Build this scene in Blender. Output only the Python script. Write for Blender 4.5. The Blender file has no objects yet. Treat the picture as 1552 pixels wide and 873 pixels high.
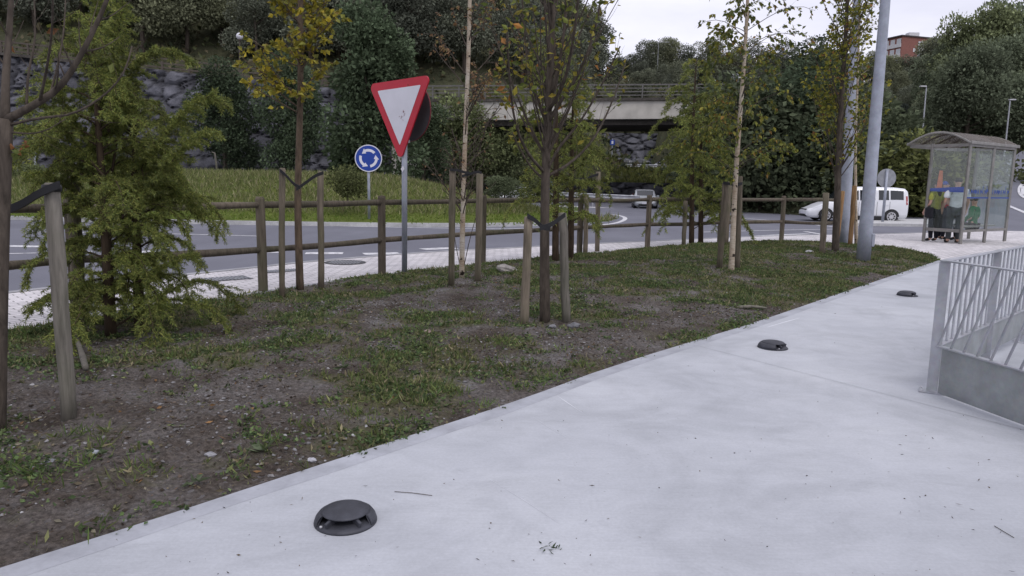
import bpy, math, random
import numpy as np
from mathutils import Vector, Matrix, noise as mnoise
random.seed(7); RNG = np.random.default_rng(7)
S = bpy.context.scene; C = S.collection; R = math.radians; PI = math.pi

# ------------------------------------------------------------------ camera
EYE = 1.5; F = 1100.0; CX, CY = 776.0, 436.5
PITCH = R(8.35); ROLL = R(1.03)
cd = bpy.data.cameras.new('camera'); cam = bpy.data.objects.new('camera', cd); C.objects.link(cam)
cd.sensor_width = 36; cd.lens = 36*F/1552; cd.clip_end = 3000; cd.clip_start = .05
MR = (Matrix.Rotation(PI/2-PITCH, 3, 'X') @ Matrix.Rotation(ROLL, 3, 'Z'))
cam.matrix_world = Matrix.Translation((0, 0, EYE)) @ MR.to_4x4()
S.camera = cam
def ray(px, py): return MR @ Vector(((px-CX)/F, -(py-CY)/F, -1))
def at(px, py, z=0.0):                      # photo point on the level z
    d = ray(px, py); t = (z-EYE)/d.z; return Vector((d.x*t, d.y*t, z))
def atY(px, py, Y):                         # photo point at distance Y
    d = ray(px, py); t = Y/d.y; return Vector((d.x*t, Y, EYE+d.z*t))

# ------------------------------------------------------------------ mesh builder
class MB:
    def __init__(s): s.v = []; s.f = []; s.c = []; s.n = 0
    def add(s, v, f, col=(1, 1, 1), mi=0):
        v = np.asarray(v, dtype=np.float64).reshape(-1, 3)
        c = np.asarray(col, dtype=np.float64)
        if c.ndim == 1: c = np.tile(c[:3], (len(v), 1))
        s.v.append(v); s.c.append(c)
        if isinstance(f, np.ndarray): s.f.append((f+s.n, mi))
        else:
            by = {}
            for q in f: by.setdefault(len(q), []).append(q)
            for q in by.values(): s.f.append((np.array(q, dtype=np.int64)+s.n, mi))
        s.n += len(v)
    def box(s, c, d, rz=0, col=(1, 1, 1), mi=0, M=None):
        x, y, z = [k/2 for k in d]
        p = np.array([(-x,-y,-z),(x,-y,-z),(x,y,-z),(-x,y,-z),(-x,-y,z),(x,-y,z),(x,y,z),(-x,y,z)])
        if M is not None: p = p @ np.array(M).T
        elif rz:
            k, q = math.cos(rz), math.sin(rz); p = p @ np.array([(k,-q,0),(q,k,0),(0,0,1)]).T
        s.add(p+np.array(c), [(0,3,2,1),(4,5,6,7),(0,1,5,4),(1,2,6,5),(2,3,7,6),(3,0,4,7)], col, mi)
    def bar(s, a, b, w, h, col=(1, 1, 1), mi=0):    # square bar from a to b
        a = Vector(a); b = Vector(b); d = b-a; L = d.length; d.normalize()
        up = Vector((0,0,1)) if abs(d.z) < .95 else Vector((0,1,0))
        x = d.cross(up).normalized(); z = x.cross(d)
        s.box((a+b)/2, (w, L, h), col=col, mi=mi, M=Matrix((x, d, z)).transposed())
    def tube(s, pts, rad, n=8, col=(1, 1, 1), mi=0, cap=True):
        P = [Vector(p) for p in pts]; m = len(P)
        if not hasattr(rad, '__len__'): rad = [rad]*m
        V = []; T = None; nx = None
        for i in range(m):
            t = (P[min(i+1, m-1)]-P[max(i-1, 0)]).normalized()
            if nx is None:
                a = Vector((1,0,0)) if abs(t.x) < .8 else Vector((0,1,0)); nx = (a-t*a.dot(t)).normalized()
            else:
                nx = nx-t*nx.dot(t)
                nx = nx.normalized() if nx.length > 1e-6 else t.orthogonal().normalized()
            ny = t.cross(nx)
            for k in range(n):
                q = 2*PI*k/n; V.append(P[i]+(nx*math.cos(q)+ny*math.sin(q))*rad[i])
        Fs = []
        for i in range(m-1):
            for k in range(n):
                a = i*n+k; b = i*n+(k+1) % n; Fs.append((a, b, b+n, a+n))
        if cap: Fs += [tuple(range(n))[::-1], tuple(range((m-1)*n, m*n))]
        s.add([tuple(v) for v in V], Fs, col, mi)
    def lathe(s, prof, o=(0,0,0), n=24, col=(1,1,1), mi=0, M=None):    # prof (r,z)
        V = []; Fs = []; m = len(prof)
        for r, z in prof:
            for k in range(n):
                q = 2*PI*k/n; V.append((r*math.cos(q), r*math.sin(q), z))
        for i in range(m-1):
            for k in range(n):
                a = i*n+k; b = i*n+(k+1) % n; Fs.append((a, b, b+n, a+n))
        if prof[0][0] > 1e-5: Fs.append(tuple(range(n))[::-1])
        if prof[-1][0] > 1e-5: Fs.append(tuple(range((m-1)*n, m*n)))
        V = np.array(V)
        if M is not None: V = V @ np.array(M).T
        s.add(V+np.array(o), Fs, col, mi)
    def poly(s, pts, col=(1,1,1), mi=0): s.add([tuple(p) for p in pts], [tuple(range(len(pts)))], col, mi)
    def prism(s, pts, n, th, col=(1,1,1), mi=0):    # flat outline pts pushed along -n by th
        n = Vector(n)*th; k = len(pts); V = [tuple(Vector(p)) for p in pts]+[tuple(Vector(p)-n) for p in pts]
        Fs = [tuple(range(k)), tuple(range(k, 2*k))[::-1]]
        for i in range(k): j = (i+1) % k; Fs.append((i, i+k, j+k, j))
        s.add(V, Fs, col, mi)
    def build(s, name, mats, parent=None, smooth=False, sub=0, bevel=0):
        me = bpy.data.meshes.new(name)
        if not isinstance(mats, (list, tuple)): mats = [mats]
        for m in mats: me.materials.append(m)
        if s.n:
            V = np.concatenate(s.v); me.vertices.add(len(V)); me.vertices.foreach_set('co', V.astype(np.float32).ravel())
            tot = [np.full(len(f), f.shape[1]) for f, _ in s.f]; tot = np.concatenate(tot)
            idx = np.concatenate([f.ravel() for f, _ in s.f])
            mi = np.concatenate([np.full(len(f), m) for f, m in s.f])
            me.loops.add(len(idx)); me.loops.foreach_set('vertex_index', idx.astype(np.int32))
            me.polygons.add(len(tot)); st = np.concatenate([[0], np.cumsum(tot)[:-1]])
            me.polygons.foreach_set('loop_start', st.astype(np.int32))
            me.polygons.foreach_set('material_index', mi.astype(np.int32))
            me.polygons.foreach_set('use_smooth', np.full(len(tot), smooth, dtype=bool))
            at_ = me.color_attributes.new('Col', 'FLOAT_COLOR', 'POINT')
            cc = np.concatenate(s.c); cc = np.concatenate([cc, np.ones((len(cc), 1))], 1)
            at_.data.foreach_set('color', cc.astype(np.float32).ravel())
            me.update(calc_edges=True); me.validate()
        o = bpy.data.objects.new(name, me); C.objects.link(o)
        if bevel:
            b = o.modifiers.new('bevel', 'BEVEL'); b.width = bevel; b.segments = 2; b.limit_method = 'ANGLE'
        if sub:
            q = o.modifiers.new('sub', 'SUBSURF'); q.levels = sub; q.render_levels = sub
        if parent:
            o.parent = parent; o.matrix_parent_inverse = Matrix.Translation(-parent.location) if parent.type == 'EMPTY' and parent.parent is None and not parent.get('local') else Matrix()
        return o
def tag(o, label=None, cat=None, group=None, kind=None):
    if label: o['label'] = label
    if cat: o['category'] = cat
    if group: o['group'] = group
    if kind: o['kind'] = kind
    return o
def thing(name, label, cat, loc=(0,0,0), group=None, local=False, rz=0):
    # parts of a thing are given in world space unless local
    o = bpy.data.objects.new(name, None); C.objects.link(o); o.location = loc; o.empty_display_size = .2
    if local: o['local'] = 1; o.rotation_euler.z = rz
    return tag(o, label, cat, group)
def copy_tree(o, parent=None):
    c = o.copy(); C.objects.link(c)
    if parent: c.parent = parent
    for ch in list(o.children):
        copy_tree(ch, c)
    return c
def lerp(a, b, t): return a+(b-a)*t
def sstep(a, b, x):
    t = min(1, max(0, (x-a)/(b-a))); return t*t*(3-2*t)
def resample(P, n):
    P = [Vector(p) for p in P]; L = [0]
    for i in range(1, len(P)): L.append(L[-1]+(P[i]-P[i-1]).length)
    out = []; k = 0
    for i in range(n):
        d = L[-1]*i/(n-1)
        while k < len(P)-2 and L[k+1] < d: k += 1
        out.append(P[k].lerp(P[k+1], (d-L[k])/max(1e-9, L[k+1]-L[k])))
    return out
def smooth_line(P, it=2):                  # corner cutting
    P = [Vector(p) for p in P]
    for _ in range(it):
        Q = [P[0]]
        for a, b in zip(P[:-1], P[1:]): Q += [a.lerp(b, .25), a.lerp(b, .75)]
        P = Q+[P[-1]]
    return P

# ------------------------------------------------------------------ materials
class NT:
    def __init__(s, name):
        s.m = bpy.data.materials.new(name); s.m.use_nodes = True; s.t = s.m.node_tree; s.t.nodes.clear()
        s.out = s.n('ShaderNodeOutputMaterial')
    def n(s, typ, **kw):
        x = s.t.nodes.new(typ)
        for k, v in kw.items():
            if k.startswith('i_'):
                q = k[2:].replace('_', ' '); x.inputs[int(q) if q.isdigit() else q].default_value = v
            else: setattr(x, k, v)
        return x
    def l(s, a, b): s.t.links.new(a, b)
    def tc(s, scale=(1,1,1), rz=0):
        t = s.n('ShaderNodeTexCoord'); m = s.n('ShaderNodeMapping'); m.inputs['Scale'].default_value = scale; m.inputs['Rotation'].default_value = (0,0,rz)
        s.l(t.outputs['Object'], m.inputs[0]); return m.outputs[0]
    def noise(s, vec, scale, detail=4, rough=.55, dist=0):
        x = s.n('ShaderNodeTexNoise'); x.inputs['Scale'].default_value = scale; x.inputs['Detail'].default_value = detail
        x.inputs['Roughness'].default_value = rough; x.inputs['Distortion'].default_value = dist
        s.l(vec, x.inputs['Vector']); return x.outputs['Fac']
    def ramp(s, fac, stops):
        x = s.n('ShaderNodeValToRGB'); e = x.color_ramp.elements
        while len(e) < len(stops): e.new(.5)
        for i, (p, c) in enumerate(stops):
            e[i].position = p; e[i].color = tuple(c)+(1,) if hasattr(c, '__len__') else (c,c,c,1)
        s.l(fac, x.inputs[0]); return x.outputs[0]
    def mix(s, fac, a, b, mode='MIX'):
        x = s.n('ShaderNodeMix', data_type='RGBA', blend_type=mode)
        for v, k in ((fac, 0), (a, 6), (b, 7)):
            if hasattr(v, 'is_linked') or hasattr(v, 'links'): s.l(v, x.inputs[k])
            else: x.inputs[k].default_value = v if k == 0 else (tuple(v)+(1,) if len(v) == 3 else v)
        return x.outputs[2]
    def attr(s, name='Col'):
        x = s.n('ShaderNodeAttribute'); x.attribute_name = name; return x.outputs['Color']
    def bump(s, h, strength=.5, dist=.01):
        b = s.n('ShaderNodeBump'); b.inputs['Strength'].default_value = strength; b.inputs['Distance'].default_value = dist
        s.l(h, b.inputs['Height']); return b.outputs[0]
    def prin(s, col, rough=.7, metal=0, bump=None, spec=.5, trans=0, coat=0):
        p = s.n('ShaderNodeBsdfPrincipled')
        if hasattr(col, 'links'): s.l(col, p.inputs['Base Color'])
        else: p.inputs['Base Color'].default_value = tuple(col)+(1,)
        if hasattr(rough, 'links'): s.l(rough, p.inputs['Roughness'])
        else: p.inputs['Roughness'].default_value = rough
        p.inputs['Metallic'].default_value = metal; p.inputs['Specular IOR Level'].default_value = spec
        p.inputs['Transmission Weight'].default_value = trans; p.inputs['Coat Weight'].default_value = coat
        if bump is not None: s.l(bump, p.inputs['Normal'])
        s.l(p.outputs[0], s.out.inputs[0]); return s.m
def plain(name, col, rough=.6, metal=0, var=.18, scale=6, spec=.4, coat=0, bump=.0):
    t = NT(name); v = t.tc(); f = t.noise(v, scale, 5)
    c = t.ramp(f, [(.3, [k*(1-var) for k in col]), (.7, [min(1, k*(1+var)) for k in col])])
    return t.prin(c, rough, metal, t.bump(t.noise(v, scale*8, 3), bump, .005) if bump else None, spec, 0, coat)
def leafmat(name, transl=.35, rough=.55):
    t = NT(name); a = t.attr(); v = t.tc(); f = t.noise(v, 9, 3)
    c = t.mix(1.0, a, t.ramp(f, [(.3, .85), (.7, 1.4)]), 'MULTIPLY')
    p = t.n('ShaderNodeBsdfPrincipled'); t.l(c, p.inputs['Base Color']); p.inputs['Roughness'].default_value = rough; p.inputs['Specular IOR Level'].default_value = .25
    q = t.n('ShaderNodeBsdfTranslucent'); t.l(c, q.inputs['Color'])
    x = t.n('ShaderNodeMixShader'); x.inputs[0].default_value = transl; t.l(p.outputs[0], x.inputs[1]); t.l(q.outputs[0], x.inputs[2])
    t.l(x.outputs[0], t.out.inputs[0]); return t.m
def m_concrete():
    t = NT('concrete'); v = t.tc()
    a = t.ramp(t.noise(v, .55, 6, .6), [(.25, (.365,.38,.412)), (.5, (.44,.455,.49)), (.75, (.51,.525,.555))])
    b = t.ramp(t.noise(t.tc((1,1.5,1), .6), 2.3, 6, .65, 1.2), [(.3, .88), (.55, 1.0), (.75, 1.05)])
    c = t.mix(.75, a, b, 'MULTIPLY')
    streak = t.ramp(t.noise(t.tc((1,1,1), -.5), .9, 7, .62, 1.8), [(.36, .86), (.5, 1), (.68, 1.05)])
    c = t.mix(.7, c, streak, 'MULTIPLY')
    broom = t.ramp(t.noise(t.tc((1,40,1), -.42), 3.5, 3, .6), [(.35, .95), (.65, 1.03)]); c = t.mix(.7, c, broom, 'MULTIPLY')
    stain = t.ramp(t.noise(v, 1.9, 8, .7, .8), [(.60, 1), (.72, .86)]); c = t.mix(.8, c, stain, 'MULTIPLY')
    crk = t.ramp(t.noise(t.tc((1,1,1), .3), 5, 7, .7, 2.5), [(.485, 1), (.499, .93), (.513, 1)]); c = t.mix(.6, c, crk, 'MULTIPLY')
    fine = t.ramp(t.noise(v, 60, 3, .7), [(.3, .86), (.7, 1.1)])
    c = t.mix(.5, c, fine, 'MULTIPLY')
    vo = t.n('ShaderNodeTexVoronoi'); vo.inputs['Scale'].default_value = 7; vo.inputs['Randomness'].default_value = 1; t.l(v, vo.inputs['Vector'])
    sp = t.ramp(vo.outputs['Distance'], [(.02, (.4,.4,.4)), (.05, (1,1,1))])
    c = t.mix(.4, c, sp, 'MULTIPLY')
    rg = t.ramp(t.noise(v, 3, 4), [(.3, .62), (.7, .85)])
    return t.prin(c, rg, 0, t.bump(t.noise(v, 90, 4), .12, .004), .35)
def m_kerb(name, col=(.34,.34,.36), sp=.6):
    t = NT(name); v = t.tc()
    c = t.ramp(t.noise(v, 3, 6, .65), [(.3, [k*.72 for k in col]), (.7, [k*1.15 for k in col])])
    c = t.mix(sp, c, t.ramp(t.noise(v, 45, 3), [(.35, .75), (.65, 1.1)]), 'MULTIPLY')
    return t.prin(c, .85, 0, t.bump(t.noise(v, 60, 4), .25, .006))
def m_asphalt():
    t = NT('asphalt'); v = t.tc()
    a = t.ramp(t.noise(v, .25, 6, .6), [(.3, (.122,.124,.152)), (.7, (.165,.168,.2))])
    b = t.ramp(t.noise(v, 120, 3, .8), [(.3, .7), (.7, 1.25)])
    st = t.ramp(t.noise(t.tc((1,.12,1), .15), 1.2, 4), [(.35, .88), (.6, 1.04)])
    return t.prin(t.mix(.6, t.mix(.6, a, b, 'MULTIPLY'), st, 'MULTIPLY'), .82, 0, t.bump(t.noise(v, 150, 3), .3, .004), .35)
def m_pavers():
    t = NT('pavers'); v = t.tc((1,1,1), R(-46))
    br = t.n('ShaderNodeTexBrick'); t.l(v, br.inputs['Vector'])
    br.inputs['Color1'].default_value = (.70,.67,.68,1); br.inputs['Color2'].default_value = (.58,.555,.57,1); br.inputs['Mortar'].default_value = (.2,.2,.2,1)
    br.inputs['Scale'].default_value = 1; br.inputs['Brick Width'].default_value = .22; br.inputs['Row Height'].default_value = .11; br.inputs['Mortar Size'].default_value = .008
    dirt = t.ramp(t.noise(v, 1.1, 6, .65), [(.3, .72), (.62, 1.05)])
    c = t.mix(.8, br.outputs[0], dirt, 'MULTIPLY')
    return t.prin(c, .85, 0, t.bump(br.outputs['Fac'], -.4, .006))
def m_wood(name, col, green=.3, sx=1):
    t = NT(name); g = t.tc((14,14,1.2)); v = t.tc()
    c = t.ramp(t.noise(g, 2.2, 5, .65, .4), [(.28, [k*.5 for k in col]), (.52, col), (.75, [k*1.4 for k in col])])
    c = t.mix(t.ramp(t.noise(v, 2.5, 4), [(.45, 0), (.75, green)]), c, (.06,.08,.03))
    oi = t.n('ShaderNodeObjectInfo')
    c = t.mix(1.0, c, t.ramp(oi.outputs['Random'], [(0, .78), (1, 1.2)]), 'MULTIPLY')
    return t.prin(c, .85, 0, t.bump(t.noise(g, 4, 5), .5, .006), .25)
def m_bark(name, c0, c1, scale=18, stretch=.25):
    t = NT(name); v = t.tc((1,1,stretch))
    c = t.ramp(t.noise(v, scale, 6, .65, .6), [(.3, c0), (.7, c1)])
    return t.prin(c, .9, 0, t.bump(t.noise(v, scale*2, 5), .6, .008), .2)
def m_birch():
    t = NT('birch_bark'); v = t.tc((1,1,6)); w = t.tc((1,1,1.6))
    c = t.ramp(t.noise(t.tc(), 2.5, 4), [(.3, (.32,.235,.16)), (.55, (.43,.37,.29)), (.8, (.52,.49,.44))])
    k = t.ramp(t.noise(w, 9, 2, .5), [(.63, (1,1,1)), (.68, (.06,.05,.045))])
    c = t.mix(1, c, k, 'MULTIPLY')
    c = t.mix(.6, c, t.ramp(t.noise(v, 14, 3), [(.35, (.5,.42,.36)), (.5, (1,1,1))]), 'MULTIPLY')
    return t.prin(c, .7, 0, None, .3)
def m_galv(name='galvanised_steel', col=(.42,.43,.46), rough=.48, metal=.55):
    t = NT(name); v = t.tc()
    vo = t.n('ShaderNodeTexVoronoi'); vo.inputs['Scale'].default_value = 40; t.l(v, vo.inputs['Vector'])
    c = t.ramp(t.noise(v, 4, 6, .65), [(.3, [k*.72 for k in col]), (.7, [k*1.12 for k in col])])
    c = t.mix(.06, c, vo.outputs['Color'], 'MULTIPLY')
    return t.prin(c, t.ramp(t.noise(v, 6, 3), [(.3, rough-.08), (.7, rough+.12)]), metal, t.bump(t.noise(v, 30, 3), .06, .003))
def m_soil():
    t = NT('soil'); v = t.tc(); g = t.attr()
    sx = t.n('ShaderNodeSeparateColor'); t.l(g, sx.inputs[0])
    d = t.ramp(t.noise(v, 1.3, 8, .65), [(.28, (.036,.027,.022)), (.44, (.080,.066,.056)), (.58, (.125,.112,.105)), (.72, (.20,.195,.198))])
    f = t.ramp(t.noise(v, 38, 5, .75), [(.28, .22), (.5, 1.0), (.72, 2.0)])
    d = t.mix(.9, d, f, 'MULTIPLY')
    vo = t.n('ShaderNodeTexVoronoi'); vo.inputs['Scale'].default_value = 45; t.l(v, vo.inputs['Vector'])
    peb = t.mix(1, t.ramp(vo.outputs['Color'], [(.74, 0), (.88, .5)]), t.ramp(t.noise(v, 1.1, 3), [(.42, 0), (.6, 1)]), 'MULTIPLY')
    d = t.mix(peb, d, (.19,.185,.195))
    gr = t.ramp(t.noise(v, 30, 5, .7), [(.25, (.035,.034,.017)), (.5, (.10,.098,.05)), (.75, (.19,.17,.105))])
    m = t.ramp(t.mix(.5, sx.outputs[0], t.noise(v, 14, 5, .7)), [(.42, 0), (.62, .85)])
    c = t.mix(m, d, gr)
    h = t.noise(v, 28, 8, .75)
    return t.prin(c, .95, 0, t.bump(h, .9, .03), .15)
def m_grass_ground(name, a, b):
    t = NT(name); v = t.tc()
    c = t.ramp(t.noise(v, .4, 7, .7), [(.3, a), (.7, b)])
    c = t.mix(.8, c, t.ramp(t.noise(v, 9, 5, .7), [(.3, .5), (.7, 1.4)]), 'MULTIPLY')
    return t.prin(c, .95, 0, t.bump(t.noise(v, 6, 6, .7), .8, .1), .1)
def m_rock(name, a, b):
    t = NT(name); v = t.tc(); col = t.attr()
    c = t.ramp(t.noise(v, 1.2, 7, .65), [(.3, a), (.7, b)])
    c = t.mix(.8, c, t.ramp(t.noise(v, 14, 5, .7), [(.3, .6), (.7, 1.3)]), 'MULTIPLY')
    c = t.mix(1, c, col, 'MULTIPLY')
    return t.prin(c, .9, 0, t.bump(t.noise(v, 8, 6), .5, .05), .25)
def m_glass(name, tint=(.93,.96,.95), haze=.03, gloss=.06, hc=(.5,.58,.56)):
    t = NT(name); tr = t.n('ShaderNodeBsdfTransparent'); tr.inputs[0].default_value = tint+(1,)
    df = t.n('ShaderNodeBsdfDiffuse'); f = t.noise(t.tc(), 3, 4)
    t.l(t.ramp(f, [(.3, [k*.8 for k in hc]), (.7, hc)]), df.inputs[0])
    gl = t.n('ShaderNodeBsdfGlossy'); gl.inputs['Roughness'].default_value = .03
    a = t.n('ShaderNodeMixShader'); a.inputs[0].default_value = haze; t.l(tr.outputs[0], a.inputs[1]); t.l(df.outputs[0], a.inputs[2])
    b = t.n('ShaderNodeMixShader'); b.inputs[0].default_value = gloss; t.l(a.outputs[0], b.inputs[1]); t.l(gl.outputs[0], b.inputs[2])
    t.l(b.outputs[0], t.out.inputs[0]); return t.m
def m_paintline():
    t = NT('road_paint'); v = t.tc()
    c = t.ramp(t.noise(v, 7, 7, .75), [(.33, (.22,.22,.24)), (.5, (.6,.6,.62)), (.8, (.74,.74,.76))])
    return t.prin(c, .75, 0, None, .3)
M = {}
M['concrete'] = m_concrete(); M['kerb'] = m_kerb('kerb_concrete'); M['edge_kerb'] = m_kerb('edge_kerb', (.37,.382,.42), .15); M['kerb_light'] = m_kerb('kerb_light', (.5,.5,.5))
M['asphalt'] = m_asphalt(); M['pavers'] = m_pavers(); M['paint'] = m_paintline(); M['soil'] = m_soil()
M['fence_wood'] = m_wood('fence_wood', (.112,.093,.072), .4); M['stake_wood'] = m_wood('stake_wood', (.165,.138,.105), .45)
M['stake_grey'] = m_wood('stake_grey', (.155,.142,.122), .35); M['stake_new'] = m_wood('stake_new', (.26,.155,.075), .2)
M['bark_dark'] = m_bark('bark_dark', (.032,.026,.021), (.115,.094,.076)); M['bark_mid'] = m_bark('bark_mid', (.05,.038,.027), (.15,.11,.078)); M['bark_con'] = m_bark('bark_con', (.03,.022,.015), (.085,.06,.04))
M['birch'] = m_birch(); M['galv'] = m_galv(); M['pole'] = m_galv('pole_paint', (.345,.37,.435), .5, .15); M['alu'] = m_galv('aluminium', (.25,.24,.225), .5, .35)
M['sheet'] = m_galv('sheet_steel', (.33,.35,.355), .42, .5)
M['leaf'] = leafmat('leaf'); M['needle'] = leafmat('needle', .3); M['far_leaf'] = leafmat('far_leaf', .25, .7); M['grass'] = leafmat('grass_blade', .3, .7)
M['rubber'] = plain('rubber', (.018,.018,.02), .7); M['strap'] = plain('strap', (.012,.012,.014), .6)
M['red'] = plain('sign_red', (.47,.010,.03), .4, 0, .08); M['bright_bar'] = m_galv('bright_bar', (.60,.61,.65), .5, .15); M['white'] = plain('sign_white', (.66,.66,.72), .4, 0, .07, 3); M['blue'] = plain('sign_blue', (.012,.05,.30), .4, 0, .08)
M['sign_back'] = plain('sign_back', (.05,.05,.055), .6); M['grey_back'] = plain('grey_back', (.28,.29,.31), .5, .3)
M['cast'] = plain('cast_stud', (.052,.054,.066), .55, .3, .3, 12, .4, 0, .3); M['iron'] = plain('iron', (.07,.07,.075), .6, .4, .3, 10, .4, 0, .3)
M['car_white'] = plain('car_white', (.74,.75,.78), .3, 0, .03, 3, .5, .5); M['car_silver'] = plain('car_silver', (.42,.44,.46), .35, .3, .05); M['car_blue'] = plain('car_blue', (.03,.10,.26), .35, 0, .05); M['car_dark'] = plain('car_dark', (.03,.035,.05), .35, 0, .05)
M['glass_dark'] = plain('glass_dark', (.012,.015,.018), .08, 0, .1, 3, .8); M['black'] = plain('black_plastic', (.015,.015,.016), .6); M['rim'] = plain('rim', (.50,.50,.52), .4, .1)
M['lamp_lens'] = plain('lamp_lens', (.55,.57,.6), .15, 0, .1); M['lamp_red'] = plain('lamp_red', (.35,.01,.01), .25, 0, .1)
M['glass'] = m_glass('shelter_glass'); M['roof_sheet'] = m_glass('roof_sheet', (.86,.84,.81), .26, .05, (.36,.33,.31))
M['bridge'] = plain('bridge_concrete', (.46,.44,.40), .85, 0, .15, 1.2); M['rail_paint'] = plain('rail_paint', (.13,.125,.12), .6, .2)
M['skin'] = plain('skin', (.45,.27,.2), .55, 0, .08); M['hair_dark'] = plain('hair_dark', (.018,.012,.01), .6, 0, .4, 40)
M['wall_rail'] = plain('wall_rail', (.085,.07,.058), .8)
M['rock'] = m_rock('rock', (.065,.067,.078), (.155,.157,.175)); M['stone'] = m_rock('stone', (.3,.3,.31), (.5,.5,.51))
M['hill'] = m_grass_ground('hill_ground', (.04,.045,.026), (.10,.10,.06)); M['island'] = m_grass_ground('island_ground', (.075,.10,.02), (.14,.17,.04))
M['dirt_far'] = m_grass_ground('dirt_far', (.06,.055,.05), (.12,.11,.1))
M['ground'] = m_grass_ground('ground', (.04,.05,.02), (.08,.09,.04))
def cloth(name, col): return plain(name, col, .85, 0, .15, 14, .2)
# ------------------------------------------------------------------ setting
ROADZ = -.12
g = MB(); g.poly([(-900,-200,-.3),(900,-200,-.3),(900,1500,-.3),(-900,1500,-.3)]); tag(g.build('ground', M['ground']), kind='structure')
NEAR = [at(*p) for p in [(-420,992),(-150,908),(0,861),(243,784),(425,724),(600,667),(781,609),(923,556),(1100,502),(1126,495),(1295,437),(1424,394)]]
FAR = [at(*p) for p in [(-420,566),(-150,527),(15,501),(360,446),(424,437),(560,417),(656,407),(757,397),(870,386),(980,376),(1090,369),(1160,367),(1230,368),(1288,373),(1355,381),(1424,394)]]
KERB = [at(*p) for p in [(-420,498),(-150,465),(20,443),(170,428),(360,409),(477,396),(578,388),(671,381),(757,377),(870,371),(980,366),(1090,361),(1180,357),(1320,355),(1398,353),(1530,350)]]
NEAR = smooth_line(NEAR, 1); FAR = smooth_line(FAR, 1); KERB = smooth_line(KERB, 1)
NS, NT_ = 420, 170
A = resample(NEAR, NS); B = resample(FAR, NS)
GA = np.array([tuple(p) for p in A]); GB = np.array([tuple(p) for p in B])
GX = np.zeros((NS, NT_, 3)); GM = np.zeros((NS, NT_))
for i in range(NS):
    for j in range(NT_):
        t = j/(NT_-1); p = GA[i]*(1-t)+GB[i]*t
        e = min(1, min(t, 1-t)*np.linalg.norm(GB[i]-GA[i])/.35)
        q = Vector((p[0], p[1], 0))
        h = .05*mnoise.noise(q*.8)+.035*mnoise.noise(q*2.6+Vector((3,1,0)))+.022*mnoise.noise(q*7)+.020*mnoise.noise(q*15)+.014*abs(mnoise.noise(q*24+Vector((5,5,0))))+.025
        p[2] = -.012+.10*sstep(0,1,e)*sstep(.15,.55,t)*(1-sstep(.75,1,t))*sstep(0,4,p[0]+2)+e*max(-.02, h)+.006*mnoise.noise(q*11)
        GX[i, j] = p
        # how green: far side and right side are mown weeds, the left middle is bare earth
        m = .42+.75*mnoise.noise(q*.75+Vector((9,4,0)))+.55*mnoise.noise(q*2.4)+.3*mnoise.noise(q*5.5)
        m += .20*sstep(1.0, 4.2, p[0]+.22*(p[1]-8))+.35*sstep(.55, .95, t)-.22*(1-sstep(0, .12, t))
        m -= .16*(1-sstep(-2, 2.5, p[0]))*(1-abs(t-.5))
        GM[i, j] = min(1, max(0, m))
mb = MB(); idx = np.arange(NS*NT_).reshape(NS, NT_)
fq = np.stack([idx[:-1,:-1].ravel(), idx[1:,:-1].ravel(), idx[1:,1:].ravel(), idx[:-1,1:].ravel()], 1)
cm = np.repeat(GM.reshape(-1,1), 3, 1)
mb.add(GX.reshape(-1,3), fq, cm); tag(mb.build('planting_bed', M['soil'], smooth=True), kind='structure')
CA = np.linalg.norm(np.cross(GX[1:,:-1]-GX[:-1,:-1], GX[:-1,1:]-GX[:-1,:-1]), axis=2)
CP = (CA/CA.sum()).ravel()
def bed_pts(n, wt=None):
    p = CP if wt is None else CP*wt[:-1,:-1].ravel(); p = p/p.sum()
    k = RNG.choice(len(CP), n, p=p); i = k//(NT_-1); j = k % (NT_-1); a = RNG.random((n,1)); b = RNG.random((n,1))
    return (GX[i,j]*(1-a)+GX[i+1,j]*a)*(1-b)+(GX[i,j+1]*(1-a)+GX[i+1,j+1]*a)*b, GM[i,j]
BEDXY = GX.reshape(-1,3)
def bed_z(x, y):
    k = np.argmin((BEDXY[:,0]-x)**2+(BEDXY[:,1]-y)**2); return float(BEDXY[k,2])
def strip(mb, P, Q, z=None, zq=None):
    n = max(len(P), len(Q))*2; P = resample(P, n); Q = resample(Q, n)
    V = [(p.x,p.y,p.z if z is None else z) for p in P]+[(p.x,p.y,p.z if z is None else (z if zq is None else zq)) for p in Q]
    mb.add(V, [(i,i+1,n+i+1,n+i) for i in range(n-1)])
def offset(P, d):
    out = []
    for i, p in enumerate(P):
        t = (P[min(i+1,len(P)-1)]-P[max(i-1,0)]).normalized(); out.append(p+Vector((t.y,-t.x,0))*d)
    return out
# concrete edge kerb of the path
E0 = NEAR; E1 = offset(NEAR, .13)
EW = [q+(E1[i]-q)*(1+.12*mnoise.noise(q*1.7)) for i, q in enumerate(E0)]
k = MB(); strip(k, resample(EW,160), resample(E0,160), .0008); strip(k, E0, E0, .0008, -.1); tag(k.build('path_edge', M['edge_kerb']), kind='structure')
p = MB(); pts = [Vector((q.x,q.y,0)) for q in E0]
right = [at(1398,388), at(1552,372), Vector((60,23,0)), Vector((60,-6,0)), Vector((-8,-6,0))]
poly = pts+right[1:]; p.poly(poly); tag(p.build('path', M['concrete']), kind='structure')
p = MB(); fp = [q for q in resample(FAR, 80)]
kp = resample(KERB, 80)
strip(p, fp, kp, -.002)
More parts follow.
